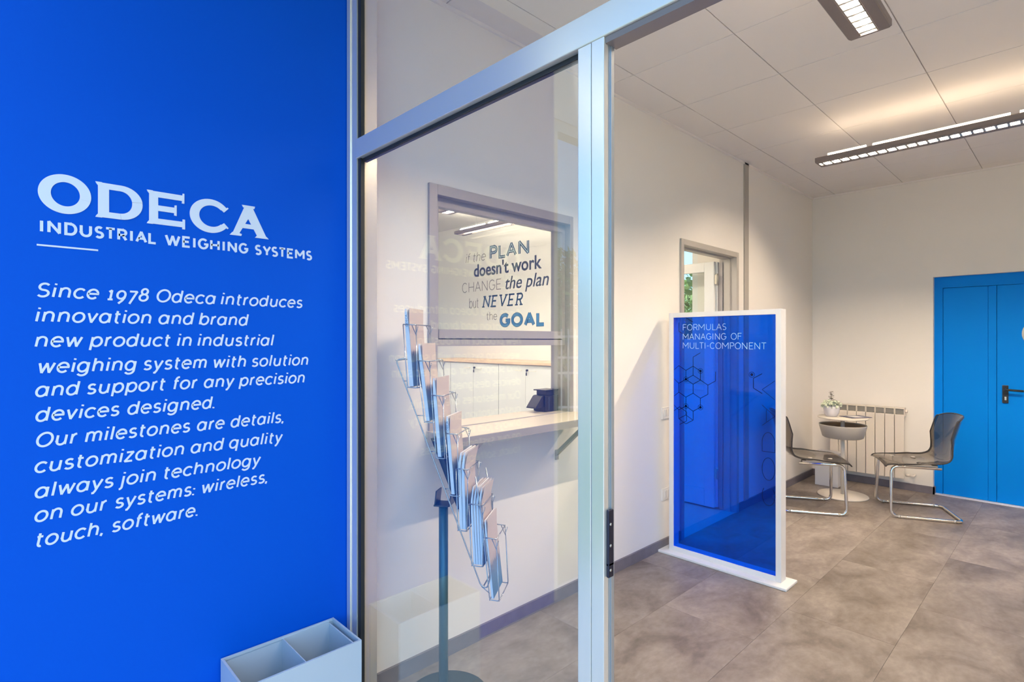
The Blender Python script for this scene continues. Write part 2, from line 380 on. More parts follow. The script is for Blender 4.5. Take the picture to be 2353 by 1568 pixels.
# lower-case sans letters, x-height = 1
def circ(cx, rx=.46): return arc(cx, .5, rx, .5, 0, 360, 28)
LC = {
 'a': (.94, [circ(.46), [(.94, 1), (.94, 0)]]), 'b': (.94, [circ(.48), [(0, 1.42), (0, 0)]]), 'c': (.86, [arc(.5, .5, .5, .5, 42, 318)]),
 'd': (.94, [circ(.46), [(.94, 1.42), (.94, 0)]]), 'e': (.98, [[(.05, .52)]+[(.97, .52)]+arc(.5, .5, .48, .5, 8, 318, 20)]),
 'f': (.5, [[(.2, 0), (.2, 1.1)]+arc(.5, 1.12, .3, .3, 170, 80, 6), [(0, .97), (.5, .97)]]),
 'g': (.94, [circ(.46), [(.94, 1), (.94, -.02)]+arc(.48, -.04, .46, .38, -10, -150, 12)]),
 'h': (.8, [[(0, 1.42), (0, 0)], arc(.4, .6, .4, .4, 180, 0)+[(.8, 0)]]), 'i': (0, [[(0, 1), (0, 0)], [(0, 1.27), (0, 1.44)]]),
 'j': (0, [[(0, 1), (0, -.18)]+arc(-.24, -.18, .24, .24, -10, -95, 6), [(0, 1.27), (0, 1.44)]]), 'l': (0, [[(0, 1.42), (0, 0)]]),
 'k': (.74, [[(0, 1.42), (0, 0)], [(.68, 1), (.02, .42)], [(.25, .6), (.74, 0)]]),
 'm': (1.36, [[(0, 1), (0, 0)], arc(.34, .66, .34, .34, 180, 0)+[(.68, 0)], arc(1.02, .66, .34, .34, 180, 0)+[(1.36, 0)]]),
 'n': (.8, [[(0, 1), (0, 0)], arc(.4, .6, .4, .4, 180, 0)+[(.8, 0)]]), 'o': (1.0, [circ(.5, .5)]),
 'p': (.94, [circ(.48), [(0, 1), (0, -.42)]]), 'q': (.94, [circ(.46), [(.94, 1), (.94, -.42)]]),
 'r': (.42, [[(0, 1), (0, 0)], arc(.42, .6, .42, .4, 180, 92, 8)]),
 's': (.74, [arc(.38, .75, .32, .25, 35, 270, 10)[:-1]+arc(.38, .25, .36, .25, 90, -150, 12)]),
 't': (.55, [[(.2, 1.32), (.2, .3)]+arc(.43, .26, .23, .26, 185, 288, 6), [(0, .97), (.53, .97)]]),
 'u': (.8, [[(0, 1), (0, .4)]+arc(.4, .4, .4, .4, 180, 360), [(.8, 1), (.8, 0)]]),
 'v': (.84, [[(0, 1), (.42, 0), (.84, 1)]]), 'w': (1.34, [[(0, 1), (.34, 0), (.67, .96), (1.0, 0), (1.34, 1)]]),
 'y': (.86, [[(0, 1), (.44, 0)], [(.86, 1), (.36, -.20), (.22, -.40), (.05, -.40)]]), 'z': (.76, [[(.02, 1), (.72, 1), (0, 0), (.76, 0)]]),
 'S': (.96, [arc(.48, 1.03, .42, .34, 32, 270, 12)[:-1]+arc(.48, .345, .46, .345, 90, -148, 14)]), 'O': (1.34, [arc(.67, .69, .67, .69, 0, 360, 36)]),
 '1': (.5, [[(0, .84), (.25, 1), (.25, 0)], [(0, 0), (.5, 0)]]), '7': (.78, [[(0, 1), (.76, 1), (.22, -.42)]]),
 '9': (.84, [arc(.42, .56, .40, .44, 0, 360, 24), [(.82, .56), (.78, .25), (.60, -.10), (.28, -.42)]]),
 '8': (.84, [arc(.42, 1.06, .31, .32, 0, 360, 20), arc(.42, .37, .42, .37, 0, 360, 24)]),
 '.': (0, [[(0, -.06), (0, .10)]]), ',': (.05, [[(.05, .10), (-.03, -.20)]]), ':': (0, [[(0, -.06), (0, .10)], [(0, .62), (0, .78)]]),
}
def lower(s, fn, width, xh, w, depth=.0014, slant=0, gap=.12, space=.56):
    mb = MB(); adv = [(space if c == ' ' else LC[c][0]) for c in s]
    ex = [.11*((a in 'adghijlmnqu')+(b in 'bhiklmnpru1')) if b != ' ' and a != ' ' else 0 for a, b in zip(s, s[1:]+' ')]; ex[-1] = 0
    ww_ = [0 if c == ' ' else w for c in s]
    tot = sum(adv)+gap*(len(s)-1)+sum(ex); k = (width-sum(ww_))/tot; x = w/2; hh = xh-w; q_ = 0
    for c, a_, e_, w_ in zip(s, adv, ex, ww_):
        a_ = a_+e_; 
        if c != ' ':
            for pl in LC[c][1]:
                q_ += 1
                ribbon(mb, [(x+a*k+slant*(w/2+b*hh), w/2+b*hh) for a, b in pl], w, fn, 0, depth+.00006*(q_ % 4))
        x += (a_+gap)*k+w_
    return mb

# ------------------------------------------------------------------ room shell
YL = 1.96   # left wall face
XB = 6.24   # back wall face
H = 2.9
wl = MB()
wl.box(1.08, 1.374, YL, 2.08, 0, H).box(1.374, 2.335, YL, 2.08, 0, .98).box(1.374, 2.335, YL, 2.08, 2.085, H)
wl.box(2.335, 3.535, YL, 2.08, 0, H).box(3.535, 4.415, YL, 2.08, 2.10, H).box(4.415, XB+.2, YL, 2.08, 0, H)
wall_left = struct('wall_left', wl, 'wall')
wv = MB(); wv.box(-.16, 1.005, YL, 2.08, 0, 3.0)
wall_blue = struct('wall_entrance', wv, 'blue'); wall_blue['label'] = 'saturated blue painted entrance wall'
wv = MB().box(-2.4, -.16, YL, 2.08, 2.60, 3.0); struct('wall_lintel', wv, 'wall')
wb = MB()
wb.box(XB, XB+.2, .946, YL, 0, H).box(XB, XB+.2, -.50, .946, 1.988, H).box(XB, XB+.2, -2.5, -.50, 0, H)
struct('wall_back', wb, 'wall')
wr = MB().box(1.0, XB+.2, -2.5, -2.4, 0, H); struct('wall_right', wr, 'wall')
# office behind the left wall
wo_ = MB()
wo_.box(4.5, 4.65, 2.08, 2.34, 0, H).box(4.5, 4.65, 2.34, 3.25, 0, 1.36).box(4.5, 4.65, 2.34, 3.25, 2.28, H).box(4.5, 4.65, 3.25, 7.2, 0, H)
struct('wall_office_back', wo_, 'wall')
wo_ = MB().box(.95, 1.1, 2.08, 7.2, 0, H); struct('wall_office_left', wo_, 'wall')
wo_ = MB().box(.95, 4.65, 7.2, 7.3, 0, 1.0).box(.95, 4.65, 7.2, 7.3, 2.4, H).box(.95, 1.3, 7.2, 7.3, 1.0, 2.4).box(4.1, 4.65, 7.2, 7.3, 1.0, 2.4)
struct('wall_office_far', wo_, 'wall')
# slabs
struct('ceiling_office', MB().box(.95, 4.65, 2.08, 7.3, H, H+.1), 'ceilplain')
struct('ceiling_canopy', MB().box(-.2, .98, -2.6, 2.08, 3.0, 3.1), 'ceilplain')
struct('roof', MB().box(-.25, 6.5, -2.7, 7.4, 3.12, 3.3), 'facade')  # unseen slab added over everything to block the sky
# ceiling panels
cs = struct('ceiling', MB().box(.98, XB+.2, -2.5, 2.08, H, H+.1), 'cgap')
ys = [1.957, 1.745]+[1.745-.572*i for i in range(1, 8)]; ys = [y for y in ys if y > -2.38]+[-2.39]
xs = [1.085]+[2.62+.577*i for i in range(-2, 7) if 1.2 < 2.62+.577*i < 6.2]+[6.235]
pm = {}
for j in range(len(ys)-1):
    for i in range(len(xs)-1):
        w, l = xs[i+1]-xs[i], ys[j]-ys[j+1]; key = (round(w, 3), round(l, 3)); g = .0022
        if key not in pm:
            o = MB().box(g, w-g, -l+g, -g, 0, .006, .0015).build('ceiling_panel', 'ceil'); pm[key] = o
        else:
            o = pm[key].copy(); C.objects.link(o)
        o.location = (xs[i], ys[j], H-.006); o.parent = cs
# floor
fl = struct('floor', MB().box(1.0, XB+.2, -2.5, 2.1, -.05, -.003), 'base')
xs0 = 1.0; proto = None; pm = {}
yrow = 1.535+.47; row = 0
while yrow > -2.4:
    y0 = max(yrow-.47, -2.4); y1 = min(yrow, 1.96)
    x = 1.0-(.42 if row % 2 else .0)+.13
    while x < XB:
        a, b = max(x, 1.0), min(x+.94, XB+(.06 if (y1 < .95) else 0))
        if b-a > .02:
            key = (round(b-a, 3), round(y1-y0, 3)); g = .0006
            if key not in pm:
                o = MB().box(g, b-a-g, g, y1-y0-g, -.003, 0).build('floor_tile', 'floor'); pm[key] = o
            else: o = pm[key].copy(); C.objects.link(o)
            o.location = (a, y0, 0); o.parent = fl
        x += .94
    yrow -= .47; row += 1
struct('floor_office', MB().box(.95, 4.65, 1.96, 7.3, -.05, 0), 'offfloor')
struct('floor_porch', MB().box(-2.6, .998, -2.6, 2.08, -.05, -.001), mat('pale concrete paving', (.55, .54, .52), .7, var=.08, vscale=3))  # porch floor out of view, tone kept pale to bounce light up
struct('ground', MB().box(-40, 40, -40, 40, -.3, -.06), 'grass')
struct('path_paving', MB().box(-7, -2.6, -8, 2.2, -.06, -.03).box(-2.6, 6, -8, -2.6, -.06, -.03), mat('pale yard concrete', (.50, .49, .47), .8, var=.08, vscale=2))
# skirting
bh = .066
struct('baseboard_left', MB().box(1.08, 3.513, YL-.012, YL, 0, bh).box(4.438, XB, YL-.012, YL, 0, bh), 'base')
struct('baseboard_back', MB().box(XB-.012, XB, .934, YL-.012, 0, bh).box(XB-.012, XB+.05, .934, .946, 0, bh).box(XB-.012, XB, -2.4, -.5, 0, bh), 'base')
struct('trim_1', MB().box(4.555, 4.635, YL-.012, YL, bh, H-.006, .002), mat('taupe cover strip', (.40, .37, .33), .6))
struct('trim_2', MB().box(1.085, XB, YL-.012, YL, H-.022, H-.006).box(XB-.012, XB, -2.39, YL-.012, H-.022, H-.006), 'ceil')

# ------------------------------------------------------------------ glazed partition (window_1)
PX = 1.0
win = bpy.data.objects.new('window_1', None); C.objects.link(win); win['kind'] = 'structure'
b = MB(); b.box(PX, 1.085, 1.885, 1.9585, 0, H)
b.box(PX-.004, PX, 1.93, 1.955, 0, H).build
jb = b.build('jamb', 'alu', win)
MB().box(PX+.004, PX+.02, 1.862, 1.8845, 0, H).build('gasket', 'gask', win)
b = MB().box(PX-.006, 1.05, -2.4, 1.884, 2.083, 2.155, .002); b.build('transom', 'alu', win)
MB().box(PX+.012, PX+.03, .818, 1.862, 2.071, 2.0825).build('gasket', 'gask', win)
b = MB().box(PX-.004, 1.021, .7785, .8165, 0, 2.0825, .0015); b.build('stile', 'alu', win)
b = MB().box(PX-.005, 1.012, .741, .7765, 0, 2.0825, .0015); dstile = b.build('door_stile', 'alu', win)
MB().box(PX+.002, 1.03, .7766, .7784, 0, 2.08).build('gasket', 'gask', win)
b = MB().box(1.012, 1.018, .7405, .7655, 0, 2.0825).box(1.0185, 1.0265, .738, .7655, 0, 2.0825).box(1.027, 1.033, .7405, .76, 0, 2.0825); b.build('edge_track', mat('darker grooved aluminium', (.50, .54, .56), .3, .7), win)  # ridged track in a darker metal than the stiles
MB().box(1.0, 1.04, -.42, .74, 2.068, 2.0825).build('head_track', 'lamp', win)
p = MB().box(1.014, 1.018, .8166, 1.8845, 0, 2.071).build('glass_pane', 'glass', win)
p = MB().box(1.014, 1.018, -2.39, 1.8845, 2.1555, H-.002).build('glass_pane', 'glass', win)
b = MB().box(PX-.004, 1.05, -.46, -.42, 0, 2.0825).build('stile', 'alu', win)
MB().box(1.014, 1.018, -2.39, -.46, 0, 2.0825).build('glass_pane', 'glass', win)
# one glossy layer only: keep the far face of every pane out of the way
sp = MB().box(1.003, 1.0225, .7335, .7404, .868, 1.020, .002).box(1.003, 1.0225, .7335, .7404, .895, .900, .0005).build('strike_plate', mat('dark blue grey plated steel', (.035, .04, .07), .25, .7), win)
for z in (.885, .988, .94):
    MB().lathe([(0, .0), (.0032, .0), (.0032, -.0015), (0, -.002)], (0, 0, 0), 12).build('screw', 'silver', sp).matrix_world = Matrix.Translation((1.010, .7325, z)) @ Matrix.Rotation(R(90), 4, 'X')
# porch left opening frame
b = MB().box(-.20, -.16, 1.97, 2.05, 0, 2.60).box(-2.4, -2.34, 1.97, 2.05, 0, 2.6).box(-2.34, -.20, 1.97, 2.05, 2.54, 2.60)
w2 = struct('window_2', b, 'cream')

# ------------------------------------------------------------------ lettering on the blue wall
fnw = lambda X0, Z0: plane_left(X0, Z0, YL)
logo = thing('wall_lettering', 'large pale serif company name lettering on the blue wall', 'lettering', (.098, YL, 1.755))
z0 = 1.7555; ch = .1005
def glyph(polys_out, name='letter'):
    mb = MB()
    for i_, p in enumerate(polys_out): mb.prism(p, lambda a, b_, t: (a, YL-t, b_), 0, .0018 if len(polys_out) > 30 and i_ < 75 and len(p) == 4 and i_ < len(polys_out)-2 else .0016+.00015*(i_ % 12))
    return mb.build(name, 'letter', logo)
def ring_strip(outer, inner, closed=True):
    n = len(outer); q = []
    for i in range(n if closed else n-1):
        j = (i+1) % n; q.append([outer[i], outer[j], inner[j], inner[i]])
    return q
# O
o_ = arc(.1558, 1.8085, .0577, .0545, 0, 360, 56)[:-1]; i_ = arc(.1566, 1.8085, .0315, .0335, 0, 360, 56)[:-1]
glyph(ring_strip(o_, i_))
def serif_pts(x, y, sx, sy, s=.006): return [(x, y), (x+sx*s, y), (x+sx*s*.8, y+sy*.0035), (x, y+sy*.011)]
# D
x0, x1 = .2290, .337; zb, zt = z0+.002, z0+ch+.0015
o_ = [(x0, zb), (x0, zt), (x0+.055, zt)]+arc(x0+.055, (zb+zt)/2, x1-x0-.055, (zt-zb)/2, 90, -90, 20)+[(x0+.055, zb)]
i_ = [(x0+.026, zb+.017), (x0+.026, zt-.017), (x0+.053, zt-.017)]+arc(x0+.053, (zb+zt)/2, x1-x0-.079, (zt-zb)/2-.017, 90, -90, 20)+[(x0+.053, zb+.017)]
glyph(ring_strip(o_, i_)+[[(x0-.006, zb-.001), (x0+.01, zb-.001), (x0+.002, zb+.012), (x0-.004, zb+.004)], [(x0-.006, zt+.001), (x0-.004, zt-.004), (x0+.002, zt-.012), (x0+.01, zt+.001)]])
# E
x0, x1 = .3535, .4495
glyph([[(x0, zb), (x0+.0235, zb), (x0+.0235, zt), (x0, zt)],
       [(x0+.0235, zb), (x1-.001, zb), (x1-.001, zb+.0175), (x0+.0235, zb+.0175)], [(x0+.0235, zt-.0175), (x1-.002, zt-.0175), (x1-.002, zt), (x0+.0235, zt)],
       [(x0+.0235, zb+.041), (x1-.024, zb+.041), (x1-.024, zb+.058), (x0+.0235, zb+.058)],
       [(x1-.008, zb-.006), (x1, zb-.006), (x1, zb+.025), (x1-.007, zb+.025)], [(x1-.009, zt-.025), (x1-.002, zt-.025), (x1-.002, zt+.006), (x1-.007, zt+.006)],
       [(x1-.030, zb+.034), (x1-.023, zb+.033), (x1-.023, zb+.066), (x1-.029, zb+.065)],
       [(x0-.006, zb-.001), (x0+.01, zb-.001), (x0+.002, zb+.012), (x0-.004, zb+.004)], [(x0-.006, zt+.001), (x0-.004, zt-.004), (x0+.002, zt-.012), (x0+.01, zt+.001)]])
# C
o_ = arc(.522, 1.806, .0595, .0545, 33, 327, 40); i_ = arc(.526, 1.806, .0365, .0345, 43, 317, 40)
glyph(ring_strip(o_, i_, False)+[[(.5535, 1.831), (.5625, 1.8235), (.5765, 1.8385), (.5735, 1.8415)], [(.5535, 1.781), (.5625, 1.7885), (.5765, 1.7735), (.5735, 1.7705)]])
# A
glyph([[(.588, 1.7585), (.608, 1.7585), (.650, 1.8355), (.6365, 1.8555), (.627, 1.8555)], [(.6365, 1.8555), (.627, 1.835), (.668, 1.7585), (.698, 1.7585), (.6515, 1.8555)],
       [(.615, 1.781), (.675, 1.781), (.668, 1.796), (.622, 1.796)],
       [(.580, 1.7535), (.616, 1.7535), (.618, 1.760), (.606, 1.7635), (.588, 1.7635)], [(.660, 1.7535), (.7055, 1.7535), (.700, 1.7590), (.694, 1.7635), (.668, 1.7635)],
       [(.618, 1.859), (.660, 1.859), (.658, 1.851), (.622, 1.851)]])
tg = thing('wall_tagline', 'pale capital tagline under the company name on the blue wall', 'lettering', (.101, YL, 1.695))
mb = MB(); strokes(mb, 'INDUSTRIAL WEIGHING SYSTEMS', fnw(.101, 1.6950), .760, .0358, .0068, .0014, gap=.17); mb.build('text_line', 'letter', tg)
MB().box(.096, .2295, YL-.0015, YL, 1.6585, 1.6632).build('rule', 'letter', tg)
pg = thing('wall_paragraph', 'eleven-line pale italic paragraph lettered on the blue wall', 'lettering', (.09, YL, .84))
LN = [('Since 1978 Odeca introduces', .0945, .8275, 1.5185), ('innovation and brand', .094, .638, 1.4507), ('new product in industrial', .093, .7225, 1.3823), ('weighing system with solution', .0965, .8475, 1.311),
      ('and support for any precision', .0920, .8345, 1.2471), ('devices designed.', .0925, .5380, 1.1798), ('Our milestones are details,', .0930, .7610, 1.1105), ('customization and quality', .0905, .7545, 1.0410),
      ('always join technology', .0910, .6800, .9724), ('on our systems: wireless,', .0905, .7050, .9080), ('touch, software.', .0915, .4890, .8402)]
for s, a, b_, z in LN:
    lower(s, fnw(a-.002, z), b_-a-.003, .0315, .0055, slant=.19).build('text_line', 'letter', pg)

# ------------------------------------------------------------------ bin
bn = thing('waste_bin', 'white open-topped two-compartment sheet metal bin against the blue wall', 'bin', (.745, 1.84, 0))
bx0, bx1, by0, by1, bz = .551, .940, 1.737, 1.953, .359; t = .004
zr_ = bz-.008
b = MB().box(bx0, bx1, by0, by0+t, .0, zr_).box(bx0, bx1, by1-t, by1, 0, zr_).box(bx0, bx0+t, by0+t, by1-t, 0, zr_).box(bx1-t, bx1, by0+t, by1-t, 0, zr_).box(bx0+t, bx1-t, by0+t, by1-t, .01, .016)
b.box(bx0, bx1, by0, by0+.007, zr_, bz).box(bx0, bx1, by1-.007, by1, zr_, bz).box(bx0, bx0+.007, by0+.007, by1-.007, zr_, bz).box(bx1-.007, bx1, by0+.007, by1-.007, zr_, bz)
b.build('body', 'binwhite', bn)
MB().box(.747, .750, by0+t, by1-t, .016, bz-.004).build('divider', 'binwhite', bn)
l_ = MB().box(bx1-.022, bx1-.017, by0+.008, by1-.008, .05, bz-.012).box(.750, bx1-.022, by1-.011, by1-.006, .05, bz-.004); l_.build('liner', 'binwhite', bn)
b = MB().lathe([(.0, 0), (.003, 0), (.003, .001), (0, .001)], (0, 0, 0), 12).build('rivet', 'aludk', bn); b.matrix_world = Matrix.Translation((bx1-.0225, 1.85, bz-.035)) @ Matrix.Rotation(R(-90), 4, 'Y')

# ------------------------------------------------------------------ office hatch window, counter
hx0, hx1, hz1 = 1.374, 2.335, 2.085
b = MB()
b.box(hx0, hx0+.043, YL-.014, 2.09, 1.0, hz1, .0015).box(hx1-.026, hx1, YL-.014, 2.09, 1.0, hz1, .0015).box(hx0+.043, hx1-.026, YL-.014, 2.09, hz1-.045, hz1, .0015)
w3 = struct('window_3', b, 'alufr')
b = MB().box(hx0+.043, hx0+.075, 1.985, 2.02, 1.377, hz1-.045).box(hx1-.048, hx1-.026, 1.985, 2.02, 1.377, hz1-.045).box(hx0+.075, hx1-.048, 1.985, 2.02, hz1-.085, hz1-.045).box(hx0+.075, hx1-.048, 1.980, 2.02, 1.412, 1.452)
b.build('upper_sash', 'alufr', w3)
MB().box(hx0+.075, hx1-.048, 1.985, 2.02, 1.377, 1.407).build('sash_rail', 'alufr', w3)
MB().box(hx0+.075, hx1-.048, 1.99, 2.015, 1.407, 1.412).build('gasket', 'gask', w3)
MB().box(hx0+.075, hx1-.048, 2.0, 2.004, 1.452, hz1-.085).build('glass_pane', 'oglass', w3)
ct = thing('hatch_counter', 'beige serving shelf with grey edge below the office hatch, on two brackets', 'counter', (1.85, 1.9, 1.0))
MB().box(1.366, 2.335, 1.730, YL, .984, 1.011, .001).box(hx0+.044, hx1-.027, YL, 2.14, .984, 1.011).build('countertop', 'top', ct)
MB().box(1.362, 2.338, 1.726, 1.730, .976, 1.010).box(1.362, 1.366, 1.730, YL-.015, .976, 1.010).box(2.335, 2.338, 1.73, YL-.015, .976, 1.010).box(1.366, 2.335, 1.730, YL-.001, .978, .984).build('edge_trim', 'alufr', ct)
MB().box(hx0+.044, hx1-.027, 1.952, 1.959, 1.011, 1.0145).build('sill_track', 'alufr', ct)
for x in (1.50, 2.21):
    b = MB(); q = [(1.748, .976), (1.760, .976), (1.955, .800), (1.955, .786)]
    b.prism([(1.742, .976), (1.766, .976), (1.957, .806), (1.957, .782)], lambda a, z, t_: (t_, a, z), x-.011, x+.011)
    b.box(x-.011, x+.011, 1.953, YL, .762, .815); b.build('bracket', 'alufr', ct)

# office furniture: cabinets on the far wall
edges_y = [5.76, 5.302, 4.873, 4.439, 4.020, 3.60, 3.18]
edges_y = [5.73, 4.865, 4.02, 3.18]
edges_y = [5.302+.44, 5.302, 4.439, 3.600, 2.95]
cl_ = ['white office cabinet at the far left end of the low row', 'white double-door office cabinet, its key below the words about never', 'white double-door office cabinet partly behind the black desk device', 'white office cabinet at the right end of the low row']
for i in range(4):
    y1, y0 = edges_y[i], edges_y[i+1]
    cb = thing('office_cabinet', cl_[i], 'cabinet', (4.27, (y0+y1)/2, 0), 0, 'low office cabinets')
    MB().box(4.07, 4.48, y0+.002, y1-.002, .05, 1.150).box(4.10, 4.48, y0+.002, y1-.002, 0, .05).build('carcass', 'cabgap', cb)
    ym = (y0+y1)/2; dd = [(ym+.0015, y1-.004), (y0+.004, ym-.0015)] if i in (1, 2) else [(y0+.004, y1-.004)]
    for k, (a, c_) in enumerate(dd):
        d = MB().box(4.05, 4.068, a, c_, .06, 1.146, .001).build('door', 'cab', cb)
        e = a+.10 if (k == 0 and len(dd) > 1) else c_-.10
        MB().tube(round_path([(4.05, e-.045, 1.09), (4.03, e-.045, 1.09), (4.03, e+.045, 1.09), (4.05, e+.045, 1.09)], .01), .0035, 6).build('handle', 'cream', d)
    if len(dd) > 1:
        k = MB(); k.tube([(4.049, ym-.03, 1.095), (4.03, ym-.03, 1.095)], .011, 10).box(4.028, 4.032, ym-.036, ym-.022, 1.04, 1.07).tube([(4.033, ym-.03, 1.085), (4.031, ym-.030, 1.06)], .003, 6)
        k.build('key', 'black', cb)
wt = tag(MB().box(4.03, 4.495, 2.95, 5.742, 1.151, 1.180, .002).build('cabinet_worktop', 'beech'), 'long light beech board lying along the tops of the low office cabinets', 'worktop')
# black device on the hatch counter
dv = thing('desk_device', 'black desktop device with slanted front flap, on the hatch counter', 'device', (2.30, 2.09, 1.011))
# (kept inside the hatch opening)
MB().box(2.198, 2.305, 2.03, 2.12, 1.012, 1.100, .003).build('body', 'black', dv)
MB().box(2.212, 2.305, 2.035, 2.11, 1.100, 1.125, .002).box(2.198, 2.305, 2.03, 2.12, 1.125, 1.131).build('lid', 'black', dv)
MB().prism([(2.195, 1.098), (2.195, 1.038), (2.130, 1.034), (2.133, 1.040), (2.184, 1.098)], lambda a, z, t_: (a, t_, z), 2.04, 2.11).build('front_flap', 'black', dv)
MB().box(2.226, 2.229, 2.0285, 2.031, 1.02, 1.092).build('seam', mat('grey seam', (.08, .1, .12), .4), dv)

# quote on the office wall
QX = 4.5; kq = 4.5/4.45; 
def q(y, z): return (y*kq, 1.4+(z-1.4)*kq)
qt = thing('wall_quote', 'six-word-style plan and goal quotation lettered on the cream office wall', 'lettering', (QX, 4.85, 1.58))
qt['label'] = 'plan and goal quotation lettered in grey and blue on the cream office wall'
def qfn(y, z): Y, Z = q(y, z); return plane_back(Y, Z, QX)
lower('if the', qfn(5.505, 2.400), .385*kq, .088, .0085, .001, slant=.2).build('text_line', 'grey_ink', qt)
mb = MB(); strokes(mb, 'PLAN', qfn(5.036, 2.393), .675*kq, .176, .036, .001, gap=.16); mb.build('text_line', 'navy', qt)
mb = MB(); 
def inner(s, y, z, width, h, w, wi, dep, gap, m, slant=0):
    # a narrow line that runs down the middle of each thick stroke
    mbi = MB(); gp = gaps(s, gap); tot = sum(WID[c] for c in s)+sum(gp); k = (width-len(s)*w)/tot; x = w/2; hh = h-w
    for c, g_ in zip(s, gp):
        cw = WID[c]*k
        for pl in G[c]: ribbon(mbi, [(x+a*cw, w/2+b_*hh) for a, b_ in pl], wi, qfn(y, z), dep, dep+.0006)
        x += cw+g_*k+w
    mbi.build('inlay_line', m, qt)
inner('PLAN', 5.036, 2.393, .675*kq, .176, .036, .010, .001, .16, 'inlay')
text_mb("doesn't work", qfn(5.339, 2.214), 1.176*kq, .150, offset=.02).build('text_line', 'ink', qt)
mb = MB(); strokes(mb, 'CHANGE', qfn(5.578, 2.021), .75*kq, .131, .0085, .001, gap=.22); mb.build('text_line', 'grey_ink', qt)
text_mb('the plan', qfn(4.755, 2.017), .70*kq, .150, shear=.25, offset=.008).build('text_line', 'ink', qt)
lower('but', qfn(5.430, 1.815), .184*kq, .098, .0085, .001).build('text_line', 'grey_ink', qt)
mb = MB(); strokes(mb, 'NEVER', qfn(5.170, 1.812), .69*kq, .150, .021, .001, slant=.22, gap=.34, slab=.024); mb.build('text_line', 'navy', qt)
lower('the', qfn(5.096, 1.6557), .195*kq, .076, .0085, .001).build('text_line', 'grey_ink', qt)
mb = MB(); strokes(mb, 'GOAL', qfn(4.860, 1.562), .752*kq, .174, .046, .001, gap=.16); mb.build('text_line', 'navy', qt)
inner('GOAL', 4.860, 1.562, .752*kq, .174, .046, .035, .001, .16, 'goal')

# ------------------------------------------------------------------ office doorway
b = MB()
b.box(3.513, 3.552, YL-.014, 2.094, 0, 2.122, .0015).box(4.398, 4.438, YL-.014, 2.094, 0, 2.122, .0015).box(3.552, 4.398, YL-.014, 2.094, 2.082, 2.122, .0015)
b.box(4.385, 4.398, 2.0, 2.05, 0, 2.082).box(3.552, 3.565, 2.0, 2.05, 0, 2.082).box(3.565, 4.385, 2.0, 2.05, 2.069, 2.082)
d2 = struct('door_2', b, mat('warm grey door frame', (.50, .47, .43), .45, .2))
M['upvc'] = mat('white door profile', (.80, .81, .79), .35)
ly0, ly1, lx0, lx1 = 2.115, 2.93, 4.345, 4.385
b = MB().box(lx0, lx1, ly0, ly0+.085, .015, 2.06, .003).box(lx0, lx1, ly1-.085, ly1, .015, 2.06, .003).box(lx0, lx1, ly0+.085, ly1-.085, 1.98, 2.06, .003).box(lx0, lx1, ly0+.085, ly1-.085, .015, .16, .003).box(lx0, lx1, ly0+.085, ly1-.085, .985, 1.03, .003)
b.build('door_leaf', 'upvc', d2)
MB().box(lx0+.016, lx0+.021, ly0+.085, ly1-.085, 1.03, 1.98).build('glass_pane', 'oglass', d2)
MB().box(lx0+.014, lx0+.024, ly0+.085, ly1-.085, .16, .985).build('lower_panel', 'upvc', d2)
MB().box(4.386, 4.396, 2.095, 2.13, .02, 2.055).box(4.37, 4.38, 2.096, 2.113, .02, 2.055).build('hinge_stile', 'upvc', d2)
MB().box(4.3835, 4.3865, 2.06, 2.11, .02, 2.05).build('gasket', 'alufr', d2)
for z in (1.86, .25):
    MB().tube([(4.375, 2.10, z), (4.375, 2.10, z+.10)], .009, 10).box(4.35, 4.376, 2.094, 2.112, z+.01, z+.09).build('hinge', 'silver', d2)
MB().tube(round_path([(4.345, 2.86, 1.0), (4.30, 2.86, 1.0), (4.30, 2.76, 1.0)], .01), .009, 8).build('handle', 'silver', d2)
# office window on the same side
b = MB().box(4.52, 4.58, 2.34, 2.40, 1.36, 2.28).box(4.52, 4.58, 3.19, 3.25, 1.36, 2.28).box(4.52, 4.58, 2.40, 3.19, 1.36, 1.42).box(4.52, 4.58, 2.40, 3.19, 2.22, 2.28)
w4 = struct('window_4', b, 'upvc'); MB().box(4.545, 4.55, 2.40, 3.19, 1.42, 2.22).build('glass_pane', 'oglass', w4)
b = MB().box(1.3, 1.36, 7.22, 7.28, 1.0, 2.4).box(4.04, 4.1, 7.22, 7.28, 1.0, 2.4).box(2.67, 2.73, 7.22, 7.28, 1.0, 2.4).box(1.36, 4.04, 7.22, 7.28, 1.0, 1.06).box(1.36, 4.04, 7.22, 7.28, 2.34, 2.4)
struct('window_5', b, 'upvc')  # unseen far-wall window, put in to bring daylight into the office

# switches
for z, lb, nm in ((.913, 'white switch plate halfway up the wall, left of the blue display panel', 'switch_plate'), (.365, 'white socket plate low on the wall, left of the blue display panel', 'socket_plate')):
    s_ = thing(nm, lb, 'switch' if nm[1] == 'w' else 'socket', (3.33, YL, z))
    MB().box(3.268, 3.388, YL-.009, YL, z-.040, z+.040, .002).build('plate', 'switch', s_)
    for k in range(3): MB().box(3.292+.026*k, 3.314+.026*k, YL-.0125, YL-.0085, z-.024, z+.024, .001).build('module', 'switch', s_)

